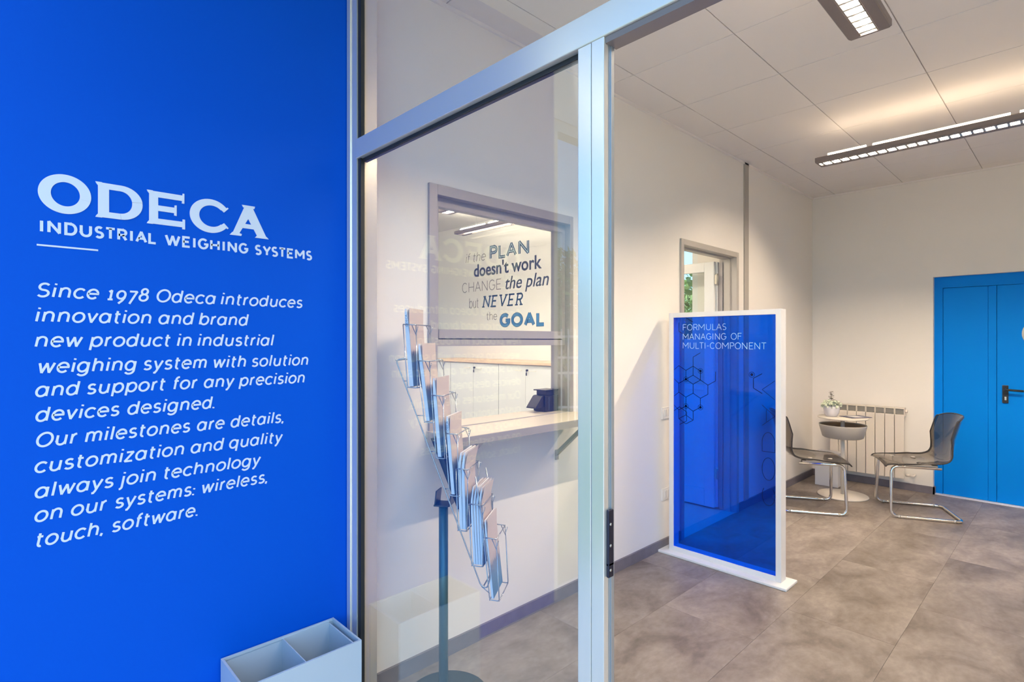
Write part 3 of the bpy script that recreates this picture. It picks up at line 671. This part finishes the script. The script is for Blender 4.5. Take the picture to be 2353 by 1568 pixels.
# ------------------------------------------------------------------ fire door
d1 = bpy.data.objects.new('door_1', None); C.objects.link(d1); d1['kind'] = 'structure'
fx = 6.30
MB().box(XB-.001, fx-.004, .9455, .953, 0, 1.995).box(XB-.001, fx-.004, -.5, .9455, 1.984, 1.992).build('reveal', 'wall', d1)
MB().box(fx-.003, fx+.08, .884, .9455, 0, 1.984).box(fx-.003, fx+.08, -.5, -.44, 0, 1.984).box(fx-.003, fx+.08, -.44, .884, 1.884, 1.984).build('door_frame', 'door', d1)
MB().box(fx, fx+.04, .571, .881, .006, 1.881, .0015).build('door_leaf', 'door', d1)
MB().box(fx-.004, fx+.045, .5155, .5695, .006, 1.881, .0015).build('meeting_strip', 'door', d1)
lf = MB().box(fx-.002, fx+.04, -.438, .5125, .006, 1.881, .0015).build('door_leaf', 'door', d1)
MB().box(fx+.05, fx+.06, -.44, .884, 0, 1.9).build('door_back', 'gask', d1)
hd = MB().box(fx-.012, fx-.002, .438, .478, .868, 1.020, .002).tube(round_path([(fx-.012, .458, .985), (fx-.055, .458, .985), (fx-.055, .340, .980)], .015), .0095, 10).build('handle', 'black', lf)
MB().box(fx-.0145, fx-.0115, .451, .463, .893, .922, .001).build('lock_cylinder', 'silver', lf)
sgn = MB().tube([(fx-.002, .226, 1.462), (fx-.006, .226, 1.462)], .129, 48).build('round_sign', 'white', lf)
MB().box(XB, fx+.1, -.5, .9455, -.002, .004).build('threshold', 'white', d1)

# ------------------------------------------------------------------ display panel
dp = thing('display_stand', 'white framed stand with a translucent blue printed panel', 'display stand', (3.3, 1.55, 0))
MB().box(3.21, 3.385, 1.142, 1.956, 0, .016, .004).build('base', 'white', dp)
fz = 1.585
b = MB().box(3.27, 3.343, 1.191, 1.222, .016, fz, .0015).box(3.27, 3.343, 1.872, 1.903, .016, fz, .0015).box(3.27, 3.343, 1.222, 1.872, fz-.031, fz, .0015).box(3.27, 3.343, 1.222, 1.872, .016, .045, .001)
b.build('frame', 'white', dp)
ac = MB().box(3.277, 3.281, 1.2222, 1.8718, .0452, fz-.0312).build('acrylic_panel', 'acryl', dp)
PF = 3.2768
pf = lambda y, z: plane_back(y, z, PF)
mb = MB(); strokes(mb, 'FORMULAS', pf(1.806, 1.468), .291, .0405, .0032, .0006, gap=.2)
strokes(mb, 'MANAGING OF', pf(1.806, 1.408), .387, .0405, .0032, .0006, gap=.2)
strokes(mb, 'MULTI-COMPONENT', pf(1.806, 1.3505), .531, .0405, .0032, .0006, gap=.2)
mb.build('printed_title', 'paneltext', dp)
mb = MB()
# tall outlined word running up the right edge, cut by the frame
k = .0
for ch_, w_ in (('C', .115), ('O', .13), ('D', .115), ('A', .12), ('V', .11)):
    for pl in G[ch_]: ribbon(mb, [(k+a*w_, b_*.072) for a, b_ in pl], .0022, lambda a, b_, t_: (PF-t_, 1.228+.072-b_, .44+a), 0, .0005)
    k += w_+.035
# hexagon lattice print
def hexa(cy_, cz_, r, skip=()):
    p = [(cy_+r*math.cos(R(90+60*i)), cz_+r*math.sin(R(90+60*i))) for i in range(6)]
    for i in range(6):
        if i in skip: continue
        ribbon(mb, [p[i], p[(i+1) % 6]], .0032, lambda a, b_, t_: (PF-t_, a, b_), 0, .0005)
    return p
r = .058; hh_ = r*math.sqrt(3)
cells = [(1.835, 1.18, (1,)), (1.835-hh_, 1.18, ()), (1.835-2*hh_, 1.18, (0, 5)), (1.835-hh_/2, 1.18-1.5*r, (2,)), (1.835-1.5*hh_, 1.18-1.5*r, (4,)), (1.835, 1.18-3*r, ()), (1.835-hh_, 1.18-3*r, ()), (1.835-hh_/2, 1.18-4.5*r, ()), (1.835-1.5*hh_, 1.18+1.5*r, (0, 1, 2)), (1.83, .93-.02, (3,)), (1.30, 1.15, (0, 1, 2)), (1.835-hh_/2, 1.18+5.4*r, (1, 2, 5)), (1.4, 1.52, (0, 1, 5))]
for cy_, cz_, sk in cells:
    if cz_ > 1.5: continue
    p = hexa(cy_, cz_, r, sk)
for cy_, cz_ in ((1.835-hh_, 1.18), (1.835-hh_/2, 1.18-4.5*r)):
    for i in (0, 2, 4):
        a = R(90+60*i); ribbon(mb, [(cy_, cz_), (cy_+r*math.cos(a), cz_+r*math.sin(a))], .0032, lambda a_, b_, t_: (PF-t_, a_, b_), 0, .0005)
for cy_, cz_ in ((1.835-hh_/2, 1.18-.5*r), (1.835-1.5*hh_, 1.18+.5*r), (1.835-.5*hh_, 1.18-3.5*r+.0), (1.835-1.5*hh_, 1.18-3.5*r), (1.36, 1.20)):
    ribbon(mb, [(cy_+.016*math.cos(R(18*i)), cz_+.016*math.sin(R(18*i))) for i in range(21)], .0022, lambda a_, b_, t_: (PF-t_, a_, b_), 0, .0005)
    ribbon(mb, [(cy_+.005*math.cos(R(36*i)), cz_+.005*math.sin(R(36*i))) for i in range(11)], .006, lambda a_, b_, t_: (PF-t_, a_, b_), 0, .0005)
# keep the print on the panel
mb.v = [(x, min(max(y, 1.2235), 1.8705), min(z, fz-.033)) for x, y, z in mb.v]
mb.build('printed_pattern', 'hexink', dp)

# ------------------------------------------------------------------ brochure stand
SC = Vector((1.305, 1.727, 0)); nn = Vector((.568, -.823, 0)); ww = Vector((.823, .568, 0))
def P(a, b_, z): return SC+nn*a+ww*b_+Vector((0, 0, z))
bs = thing('brochure_stand', 'chromed wire brochure rack leaning on a blue-grey pole, behind the glass', 'brochure stand', tuple(SC))
MB().lathe([(0, 0), (.16, 0), (.162, .003), (.16, .009), (.04, .014), (0, .014)], tuple(SC), 56).build('base_plate', 'steel', bs)
MB().tube([P(-.017, 0, .012), P(-.017, 0, .757)], .0182, 24).build('pole', 'pole', bs)
HN, HF = -.112, .042
def rail(t_): return (-.167+.334*t_, 1.327-.827*t_)
bp_ = MB()
bp_.prism([(-.045, .757), (.012, .757), (.012, .763), (-.045, .763)], lambda a, z, t_: P(a, t_, z), -.036, .030)
bp_.prism([(-.045, .757), (-.040, .757), (-.034, .815), (-.039, .815)], lambda a, z, t_: P(a, t_, z), -.030, .030)
bp_.prism([(.012, .757), (.017, .757), (.025, .80), (.020, .80)], lambda a, z, t_: P(a, t_, z), -.030, .030)
bp_.build('bracket', 'steel', bs)
a0, z0_ = rail(.36); a1, z1_ = rail(.68)
pl_ = MB().prism([(a0+.004, z0_), (a1+.004, z1_), (a1+.009, z1_), (a0+.009, z0_)], lambda a, z, t_: P(a, t_, z), -.075, .005)
for e in (-.075, .001): pl_.prism([(a0+.004, z0_), (a1+.004, z1_), (a1+.030, z1_), (a0+.030, z0_-.02)], lambda a, z, t_: P(a, t_, z), e, e+.004)
pl_.build('back_channel', 'steel', bs)
for sb in (HN, HF):
    pts = [P(-.128, sb, 1.336), P(-.168, sb, 1.327), P(.165, sb, .502), P(.188, sb, .494), P(.200, sb, .535), P(.164, sb, .78), P(.144, sb, .90)]
    MB().tube(round_path(pts, .014, 4), .0027, 8).build('side_rail', 'wire', bs)
MB().tube([P(-.168, HN, 1.327), P(-.168, HF, 1.327)], .0026, 8).tube([P(.173, HN, .498), P(.173, HF, .498)], .0026, 8).build('cross_wire', 'wire', bs)
BR = [((-.134, 1.525), (-.111, 1.229)), ((-.080, 1.392), (-.044, 1.100)), ((-.022, 1.263), (.002, .967)), ((.031, 1.122), (.055, .830)), ((.077, .993), (.087, .703)), ((.125, .865), (.140, .577)), ((.178, .745), (.208, .457))]
deps = [.040, .036, .034, .036, .034, .042, .036]
for i, ((at, zt_), (ab, zb_)) in enumerate(BR):
    d = deps[i]; zr = zt_-.066 if i else zt_-.062
    f = (zr-zb_)/(zt_-zb_); ar = ab+(at-ab)*f; g_ = -.010
    mb = MB()
    for sb in (HN, HF):
        pts = [P(ar+g_, sb, zr), P(ab+g_, sb, zb_-.004), P(ab+g_+d, sb, zb_-.006), P(ar+g_+d+.012, sb, zr-.004)]
        mb.tube(round_path(pts, .008, 3), .0021, 7)
        # short V-shaped guard where the front wire meets the hoop
        mb.tube([P(ar+g_+d-.006, sb, zr), P(ar+g_+d+.012, sb, zr-.040), P(ar+g_+d+.020, sb, zr-.008)], .0018, 6)
        # stay from the hoop back to the rail
        tt = (1.328-zr)/.832; ra = rail(max(0, min(1, (1.327-(zb_+.02))/.827)))
        mb.tube([P(ab+g_, sb, zb_+.02), P(ra[0], sb, ra[1])], .0018, 6)
    mb.tube([P(ar+g_+d+.012, HN, zr-.002), P(ar+g_+d+.012, HF, zr-.002)], .0021, 7)
    mb.tube([P(ar+g_, HN, zr), P(ar+g_+d+.012, HN, zr-.002)], .0023, 7).tube([P(ar+g_, HF, zr), P(ar+g_+d+.012, HF, zr-.002)], .0021, 7)
    for a_ in (ab+g_, ab+g_+d): mb.tube([P(a_, HN, zb_-.005), P(a_, HF, zb_-.005)], .0021, 7)
    mb.build('wire_pocket', 'wire', bs)
lab = {0: ['tall catalogue with pale blue spine, highest on the wire rack'], 1: ['thick catalogue in the second pocket from the top of the rack'], 2: ['thick ragged-edged catalogue in the third pocket from the top of the rack'],
       3: ['catalogue with pale blue spine in the middle pocket of the rack'], 4: ['left of two folded leaflets in the fifth pocket from the top of the rack', 'right of two folded leaflets in the fifth pocket from the top of the rack'],
       5: ['first leaflet from the left in the crowded sixth pocket of the rack', 'second leaflet from the left in the crowded sixth pocket of the rack', 'third leaflet from the left in the crowded sixth pocket of the rack', 'rightmost leaflet in the crowded sixth pocket of the rack'],
       6: ['single pale leaflet in the lowest pocket of the rack']}
for i, ((at, zt_), (ab, zb_)) in enumerate(BR):
    n_ = len(lab[i]); th = [.016, .013, .013, .012, .011, .0078, .008][i]
    for k in range(n_):
        off = k*(th+.0015)*(1.0 if n_ < 3 else 1.0); zt2 = zt_-.004-.008*random.random()*(n_ > 1); cu = .012 if n_ > 1 else .004
        bw = .146
        br = thing('brochure', lab[i][k], 'brochure', tuple(P(ab, 0, zb_)), 0, 'brochures in the wire rack')
        a_b, a_t = ab-.004+off, at-.004+off*1.15
        # block of pages with the top corner fanning a little
        seg = 6; V = []; F = []
        for j in range(seg+1):
            u = j/seg; bend = cu*max(0, (u-.7)/.3)**2
            aa = a_b+(a_t-a_b)*u+bend; zz = zb_+.001+(zt2-zb_)*u; tk = th*(1 if u < .75 else 1-.55*(u-.75)/.25)
            for bb in (-.108, -.108+bw): V += [P(aa, bb, zz), P(aa+tk, bb, zz)]
        for j in range(seg):
            q0 = j*4; q1 = q0+4
            F += [(q0, q0+1, q1+1, q1), (q0+1, q0+3, q1+3, q1+1), (q0+3, q0+2, q1+2, q1+3), (q0+2, q0, q1, q1+2)]
        F += [(0, 2, 3, 1), (seg*4, seg*4+1, seg*4+3, seg*4+2)]
        MB().add(V, F).build('pages', 'paper' if i not in (0, 1, 2, 3) else 'paper', br)
        # printed front cover: thin sheet on the front, top edge leaning out
        V = []; F = []
        for j in range(seg+1):
            u = j/seg; bend = cu*1.4*max(0, (u-.7)/.3)**2
            aa = a_b+(a_t-a_b)*u+bend+th+.0003; zz = zb_+(zt2-zb_)*u+.004*(u > .99)
            for bb in (-.1085, -.1085+bw+.001): V += [P(aa, bb, zz), P(aa+.0008, bb, zz)]
        for j in range(seg):
            q0 = j*4; q1 = q0+4
            F += [(q0, q0+1, q1+1, q1), (q0+1, q0+3, q1+3, q1+1), (q0+3, q0+2, q1+2, q1+3), (q0+2, q0, q1, q1+2)]
        F += [(0, 2, 3, 1), (seg*4, seg*4+1, seg*4+3, seg*4+2)]
        MB().add(V, F).build('front_cover', 'cover', br)
        # spine strip on the near edge
        V = []; F = []
        for j in range(seg+1):
            u = j/seg*.97
            aa = a_b+(a_t-a_b)*u+cu*max(0, (u-.7)/.3)**2; zz = zb_+(zt2-zb_)*u; tk = th*(1 if u < .75 else 1-.55*(u-.75)/.25)
            V += [P(aa, -.1088, zz), P(aa+tk, -.1088, zz), P(aa, -.1080, zz), P(aa+tk, -.1080, zz)]
        F = []
        for j in range(seg):
            q0 = j*4; q1 = q0+4; F += [(q0, q0+1, q1+1, q1), (q0+1, q0+3, q1+3, q1+1), (q0+3, q0+2, q1+2, q1+3), (q0+2, q0, q1, q1+2)]
        F += [(0, 2, 3, 1), (seg*4, seg*4+1, seg*4+3, seg*4+2)]
        spn = MB().add(V, F).build('spine', 'spine', br)
        if i in (0, 3):
            d_ = Vector((a_t-a_b, 0, zt2-zb_)).normalized()
            def sf(a, b_, t_, i=i, a_b=a_b, a_t=a_t, zb_=zb_, zt2=zt2, th=th):
                u = (a+.225)/(zt2-zb_); return P(a_b+(a_t-a_b)*u+th*.75-b_, -.1089-t_, zb_+(zt2-zb_)*u)
            text_mb('ODECA', sf, .046, .008, depth=.0003).build('spine_name', 'goal', br)

# ------------------------------------------------------------------ side table, tray, pot, magazine
TX, TY = 5.593, 1.505
st = thing('side_table', 'small round white pedestal table with a tray ring under its top', 'table', (TX, TY, 0)); Lc = local(st)
Lc(MB().lathe([(0, 0), (.200, 0), (.204, .004), (.200, .010), (.03, .014), (0, .014)], (0, 0, 0), 56), 'base', 'cream')
Lc(MB().tube([(0, 0, .012), (0, 0, .700)], .0165, 20), 'pedestal', 'cream')
Lc(MB().lathe([(0, .700), (.196, .700), (.200, .704), (.200, .709), (.196, .713), (0, .713)], (0, 0, 0), 56), 'tabletop', 'cream')
tr_ = Lc(MB().lathe([(.017, .526), (.150, .526), (.162, .534), (.190, .638), (.190, .645), (.185, .645), (.183, .638), (.157, .540), (.017, .534)], (0, 0, 0), 56), 'tray', 'tray')
Lc(MB().lathe([(.018, .5345), (.1565, .541), (.1822, .637), (.1815, .637), (.155, .543), (.018, .5365)], (0, 0, 0), 56), 'tray_lining', 'brown', tr_)
# pot
r_, f__ = Vector((.7218, -.692, 0)), Vector((.692, .7218, 0))
pc = Vector((TX, TY, .713))-r_*.085+f__*.03
pt = thing('potted_plant', 'white bowl pot of pale flowers with a dark leafy sprig', 'plant', tuple(pc)); Lc = local(pt)
Lc(MB().lathe([(0, 0), (.040, 0), (.050, .010), (.062, .040), (.067, .075), (.062, .098), (.057, .098), (.060, .07), (.0, .055)], (0, 0, 0), 36), 'pot', 'pot')
mb = MB()
for k in range(150):
    a = random.uniform(0, 2*math.pi); el = random.uniform(-.1, 1.2); rr = .078; c0 = Vector((math.cos(a)*math.cos(el)*rr, math.sin(a)*math.cos(el)*rr, .098+math.sin(el)*.040+random.uniform(-.012, .012)))
    s1 = random.uniform(.009, .018); ax = Vector((random.gauss(0, 1), random.gauss(0, 1), random.gauss(0, 1))).normalized(); u = ax.orthogonal().normalized()*s1; v = ax.cross(u).normalized()*s1
    mb.add([c0-u, c0-v*.8+ax*.004, c0+u+ax*.003, c0+v*.8-ax*.002, c0+ax*.008], [(0, 1, 4), (1, 2, 4), (2, 3, 4), (3, 0, 4)])
fl_ = mb.build('flowers', 'petal', None, fix=False); fl_.parent = pt; fl_['kind'] = 'stuff'
Lc(MB().tube([(.0, 0, .07), (.003, 0, .15), (.0, .004, .222)], .0022, 6), 'stem', 'sprig')
for k in range(9):
    z = .118+.013*k; s1 = .040-.0024*k
    for sd_ in (0, 1):
        a = k*1.1+sd_*math.pi; d = Vector((math.cos(a), math.sin(a), .25)); w_ = Vector((-math.sin(a), math.cos(a), 0))*s1*.5; c0 = Vector((0, 0, z))
        q_ = [c0, c0+d*s1*.4+w_, c0+d*s1, c0+d*s1*.4-w_]; up = Vector((0, 0, .0012))
        Lc(MB().add(q_+[p_+up for p_ in q_], [(3, 2, 1, 0), (4, 5, 6, 7), (0, 1, 5, 4), (1, 2, 6, 5), (2, 3, 7, 6), (3, 0, 4, 7)]), 'leaf', 'sprig')
mc = Vector((TX, TY, .7132))+r_*.105-f__*.02
mg = thing('magazine', 'dark blue magazine with a white picture lying on the pedestal table', 'magazine', tuple(mc), R(-32)); Lc = local(mg)
Lc(MB().box(-.105, .105, -.072, .072, 0, .004, .0005), 'cover', 'magazine')
Lc(MB().box(-.05, .045, -.048, .05, .004, .0045), 'cover_picture', 'paper')

# ------------------------------------------------------------------ cantilever chairs
def make_chair(label):
    ch = thing('cantilever_chair', label, 'chair', group='smoked plastic cantilever chairs'); Lc = local(ch)
    # profile: (front, z) from the front lip to the top of the back
    pr = [(.262, .418), (.252, .432), (.225, .440), (.15, .436), (.05, .428), (-.04, .424), (-.11, .430), (-.158, .450), (-.188, .485), (-.210, .54), (-.232, .61), (-.252, .68), (-.270, .745), (-.288, .795), (-.297, .812)]
    pts = round_path([(a, 0, b_) for a, b_ in pr], .03, 2); n_ = len(pts); ns = 14; V = []; F = []
    for i, p in enumerate(pts):
        t_ = i/(n_-1); back = max(0, min(1, (p.z-.44)/.20)) if p.x < 0 else 0
        hw = .232-.012*max(0, (t_-.75)/.25)
        if p.x > .17: hw -= .012*((p.x-.17)/.09)
        for j in range(ns+1):
            s = -1+2*j/ns; wrap = abs(s)**2.4
            x = p.x+back*.075*wrap+(1-back)*0; z = p.z
            if p.x < .1: z += (1-back)*.020*wrap*(1 if p.x < 0 else (1-p.x/.1))
            z -= .016*wrap*max(0, min(1, (p.x-.1)/.12))
            if t_ > .9: z -= .030*abs(s)**4*(t_-.9)/.1
            V.append((x, s*hw*(1-.04*back*wrap), z))
    for i in range(n_-1):
        for j in range(ns): F.append((i*(ns+1)+j, i*(ns+1)+j+1, (i+1)*(ns+1)+j+1, (i+1)*(ns+1)+j))
    me = MB().add(V, F, True); sh = me.build('seat_shell', 'smoke', None, fix=False); sh.parent = ch
    so = sh.modifiers.new('thick', 'SOLIDIFY'); so.thickness = .007; so.offset = -1
    # darker polished rim
    rim = [V[j] for j in range(ns+1)]+[V[i*(ns+1)+ns] for i in range(1, n_)]+[V[(n_-1)*(ns+1)+j] for j in range(ns-1, -1, -1)]+[V[i*(ns+1)] for i in range(n_-2, 0, -1)]
    Lc(MB().tube(rim, .0042, 6, closed=True), 'shell_rim', M['rim'])
    hw = .222; fr = .215
    for_ = [(-.115, -hw*.86, .404), (fr, -hw*.86, .404), (fr+.012, -hw, .0125), (-.245, -hw, .0125), (-.245, hw, .0125), (fr+.012, hw, .0125), (fr, hw*.86, .404), (-.115, hw*.86, .404)]
    Lc(MB().tube(round_path(for_, .055, 7), .0118, 14), 'tube_frame', 'chrome')
    for s in (-1, 1):
        Lc(MB().box(-.09, .12, s*hw*.86-.012, s*hw*.86+.012, .4145, .424, .003), 'seat_support', M['cap'])
        for x in (-.075, .105): Lc(MB().box(x-.018, x+.018, s*hw*.80-.016, s*hw*.80+.016, .414, .428, .004), 'mount', 'black')
    for x in (.136, -.012): Lc(MB().lathe([(0, .0), (.017, 0), (.016, .004), (0, .005)], (x, -.105, .431), 20), 'plug', 'cap')
    for x, s in ((fr-.045, -1), (fr-.045, 1), (-.19, -1), (-.19, 1)):
        Lc(MB().tube([(x-.008, s*hw, .0125), (x+.008, s*hw, .0125)], .0124, 14), 'glide', 'silver')
    return ch
M['rim'] = mat('dark smoked edge', (.035, .03, .028), .15)
def copy_tree(o, parent=None):
    c = o.copy(); C.objects.link(c); c.parent = parent
    for k in list(o.children): copy_tree(k, c)
    return c
c1 = make_chair('smoked clear plastic cantilever chair with its back to the blue door')
c1.location = (5.474, .945, 0); c1.rotation_euler.z = math.atan2(.90, -.43)
c2 = copy_tree(c1); c2['label'] = 'smoked clear plastic cantilever chair partly hidden behind the blue display panel'
c2.location = (5.015, 1.605, 0); c2.rotation_euler.z = math.atan2(-.86, .50)

# ------------------------------------------------------------------ radiator and white box
rd = thing('radiator', 'cream eight-section wall radiator between the pedestal table and the blue door', 'radiator', (6.18, 1.454, 0))
yy = 1.765; sw = .0778; secs = None
for k in range(8):
    y1 = yy-k*sw; y0 = y1-sw
    b = MB().box(6.130, 6.140, y0+.0022, y1-.0022, .118, .715, .004).box(6.140, 6.20, y0+.022, y1-.022, .13, .70).box(6.134, 6.205, y0+.001, y1-.001, .766, .776, .002)
    b.box(6.134, 6.205, y0+.001, y0+.006, .70, .766).box(6.134, 6.205, y1-.006, y1-.001, .70, .766)
    sec = b.build('radiator_section', 'rad', rd)
    MB().box(6.142, 6.148, y0+.006, y1-.006, .718, .766).build('top_slot', 'radgap', sec)
MB().tube([(6.17, 1.142, .745), (6.17, 1.125, .745)], .014, 12).tube([(6.17, 1.142, .150), (6.17, 1.110, .150)], .012, 12).tube(round_path([(6.17, 1.115, .150), (6.17, 1.080, .150), (6.238, 1.080, .150)], .02), .009, 10).build('pipe', 'rad', rd)
MB().lathe([(0, 0), (.018, 0), (.021, .02), (.018, .045), (.010, .05), (0, .05)], (0, 0, 0), 18).build('valve_knob', 'switch', rd).matrix_world = Matrix.Translation((6.165, 1.075, .150)) @ Matrix.Rotation(R(90), 4, 'X') @ Matrix.Scale(.9, 4)
for y in (1.70, 1.21): MB().box(6.20, 6.239, y-.01, y+.01, .60, .63).build('wall_bracket', 'rad', rd)
wbx = thing('floor_box', 'plain white box on the floor behind the pedestal table', 'box', (5.95, 1.71, 0))
MB().box(5.84, 5.995, 1.612, 1.812, 0, .312, .002).build('body', 'white', wbx); MB().box(5.836, 5.999, 1.608, 1.816, .313, .322, .002).build('lid', 'white', wbx)

# ------------------------------------------------------------------ ceiling luminaires
def lamp(label, loc, rz, L0, L1, segs, n_hang, tubes='tube', blades=True):
    """direct/indirect luminaire; local x runs along the lamp from its visible end, y across, z=0 underside"""
    t_ = thing('ceiling_lamp', label, 'lamp', loc, rz, 'suspended fluorescent luminaires'); Lc = local(t_); ln = L1-L0; w = .0755
    prof = [(-w, .004), (-w+.004, 0), (-.034, 0), (-.030, .004), (-.030, .032), (-w+.006, .036), (-w, .030)]
    for s in (-1, 1): Lc(MB().prism([(s*a, z) for a, z in prof], lambda a, z, q_: (q_, a, z), .0, ln), 'side_profile', 'lamp')
    Lc(MB().prism([(-.0665+.0, 0), (.0665, 0), (.0755, .006), (.0755, .03), (.0665, .036), (-.0665, .036), (-.0755, .03), (-.0755, .006)], lambda a, z, q_: (q_, a, z), -.012, .0), 'end_cap', 'lamp')
    Lc(MB().box(0, ln, -.030, .030, .030, .036), 'reflector', 'mirror')
    Lc(MB().tube([(.02, 0, .0195), (ln-.02, 0, .0195)], .0065, 10), 'lower_tube', {'tube': 'tubed', 'tube2': 'tubedo', 'tube3': 'tube3'}[tubes])
    if blades:
        x = .02; me = None
        while x < min(ln, 3.0):
            if me is None: me = Lc(MB().prism([(-.0285, .002), (.0285, .002), (.0285, .026), (.012, .0110), (-.012, .0110), (-.0285, .026)], lambda a, z, q_: (q_*(1-(z-.002)*22), a, z), -.0065, .0065), 'louvre_blade', 'mirror'); me.location.x = x
            else: c = me.copy(); C.objects.link(c); c.parent = t_; c.location.x = x
            x += .054
        for s in (-1, 1): Lc(MB().box(0, ln, s*.029-.0008, s*.029+.0008, .002, .03), 'louvre_side', 'mirror')
    for a, b_ in segs:
        Lc(MB().tube([(a, .0, .058), (b_, .0, .058)], .0125, 14), 'upper_tube', tubes)
        for q_ in (a, b_): Lc(MB().box(q_-.006, q_+.006, -.010, .010, .036, .055), 'tube_holder', 'lamp')
    for x in n_hang: Lc(MB().tube([(x, 0, .036), (x, 0, H-.006-loc[2])], .0012, 6), 'hanging_wire', 'wire')
    return t_
# lamp along -Y in the back of the room: local x -> -Y
segs = [(.05, .28), (.32, 1.00), (1.04, 1.72), (1.76, 2.42)]
lamp('long suspended fluorescent lamp glowing near the back wall', (4.265, 1.288, 2.650), R(-90), 0, 2.46, segs, (1.5, 2.2))
# lamp running back over the entrance: local x -> -X
lamp('suspended louvred lamp above the doorway, cut by the top edge', (2.583, .600, 2.650), R(180), 0, 1.45, [(.08, .65), (.70, 1.35)], (.6, 1.3))
lamp('office ceiling lamp with two bright tubes, seen through the hatch glass', (4.05, 5.12, 2.660), R(-90), 0, 2.2, [(.02, .45), (.52, 1.0), (1.1, 2.1)], (.3, 1.9), 'tube3', False)
lamp('office ceiling lamp nearer the hatch, only its end in view', (3.26, 4.36, 2.660), R(-90), 0, 1.6, [(.1, .75), (.8, 1.5)], (.4, 1.4), 'tube2', False)

lamp('added office ceiling lamp out of view, for general light', (2.30, 6.4, 2.660), R(-90), 0, 3.2, [(.1, 1.0), (1.1, 2.0), (2.1, 3.1)], (.4, 2.8), 'tube2', True)  # extra lamp hidden from the camera, added to brighten the office

# ------------------------------------------------------------------ outdoors (seen in the glass and through the office window)
fn_ = thing('picket_fence', 'white metal picket fence outside, mirrored in the glass', 'fence', (-5.4, 6.4, -.06))
fa, fb = Vector((-8.6, 4.2, 0)), Vector((-2.6, 8.6, 0)); fd = (fb-fa); L_ = fd.length; fd.normalize(); fw = Vector((-fd.y, fd.x, 0))*.012
npk = 60; pk = None
for k in range(npk):
    p = fa+fd*(L_*k/(npk-1))
    if pk is None: pk = MB().box(-.014, .014, -.007, .007, -.06, 1.62, .002).build('picket', 'white'); pk.location = p; pk.rotation_euler.z = math.atan2(fd.y, fd.x); pk.parent = fn_; pk.matrix_parent_inverse = Matrix.Translation((5.4, -6.4, .06)); 
    else: c = pk.copy(); C.objects.link(c); c.location = p
for z in (1.48, 1.10, .82, .2):
    MB().prism([(-.02, -.02), (.02, -.02), (.02, .02), (-.02, .02)], lambda a, b_, t_, z=z: tuple(fa+fd*t_+fw*1.6+Vector((-fd.y, fd.x, 0))*a*.5+Vector((0, 0, z+b_))), 0, L_).build('rail', 'white', fn_)
def tree(x, y, h, r, n_, label, trunk_h=.4, grp=None, leaf=.09):
    t_ = thing('tree', label, 'tree', (x, y, -.06), 0, grp); Lc = local(t_)
    Lc(MB().tube([(0, 0, 0), (.05, .03, h*.4), (.0, .05, h*.85)], [.10*h/4, .07*h/4, .02], 8), 'trunk', 'bark')
    mb = MB()
    for k in range(7):
        a = k*2.4; z = h*(trunk_h+.08*k); mb.tube([(0, 0, z), (math.cos(a)*r*.4, math.sin(a)*r*.4, z+h*.08), (math.cos(a)*r*.8, math.sin(a)*r*.8, z+h*.2)], [.03, .018, .006], 5)
    Lc(mb, 'branch', 'bark')
    mb = MB()
    for k in range(n_):
        u = Vector((random.gauss(0, 1), random.gauss(0, 1), random.gauss(0, 1))).normalized()*random.random()**.4
        c0 = Vector((u.x*r, u.y*r, h*(trunk_h+1)/2+u.z*h*(1-trunk_h)/2)); s1 = leaf*random.uniform(.6, 1.3)
        ax = Vector((random.gauss(0, 1), random.gauss(0, 1), random.gauss(0, 1))).normalized(); uu = ax.orthogonal().normalized()*s1; vv = ax.cross(uu)*.5
        mb.add([c0-uu, c0-vv, c0+uu, c0+vv], [(0, 1, 2, 3)])
    o = mb.build('foliage', 'leaf', None, fix=False); o.parent = t_; o['kind'] = 'stuff'
tree(-7.4, 8.2, 3.6, .9, 2600, 'slim green tree beyond the picket fence, mirrored in the glass', .15)
tree(-4.9, 9.7, 3.1, 1.0, 2400, 'lower bushy tree beyond the picket fence, mirrored in the glass', .1)
tree(9.6, 5.4, 2.75, 1.3, 2300, 'sunlit green tree outside the office window', .2)
tree(13.0, 6.4, 2.9, 1.6, 1500, 'farther green tree outside the office window', .15)
fb_ = thing('far_building', 'low grey building beyond the trees, mirrored in the glass', 'building', (-17, 17, -.06), R(40)); Lc = local(fb_)
Lc(MB().box(-9, 9, 0, 5, 0, 2.5), 'wall', 'facade'); Lc(MB().box(-9.2, 9.2, -.2, 5.2, 2.5, 2.65), 'roof', 'aludk')
for k in range(6): Lc(MB().box(-7.6+2.8*k, -6.2+2.8*k, -.04, .02, .9, 1.9), 'window', 'carglass')
cr_ = thing('parked_car', 'pale blue car parked behind the picket fence, mirrored in the glass', 'car', (-9.6, 11.2, -.06), R(36)); Lc = local(cr_)
body = [(-2.1, .35), (-2.1, .85), (-1.5, .95), (-.9, 1.35), (.6, 1.38), (1.3, .95), (2.05, .80), (2.1, .35)]
Lc(MB().prism(body, lambda a, z, q_: (a, q_, z), -.85, .85), 'body', 'carpaint')
gl_ = [(-1.35, .97), (-.85, 1.30), (.55, 1.33), (1.1, .97)]
Lc(MB().prism(gl_, lambda a, z, q_: (a, q_, z), -.86, .86), 'windows', 'carglass')
for x in (-1.35, 1.3):
    for s in (-1, 1): Lc(MB().tube([(x, s*.70, .32), (x, s*.88, .32)], .32, 24), 'wheel', 'black')
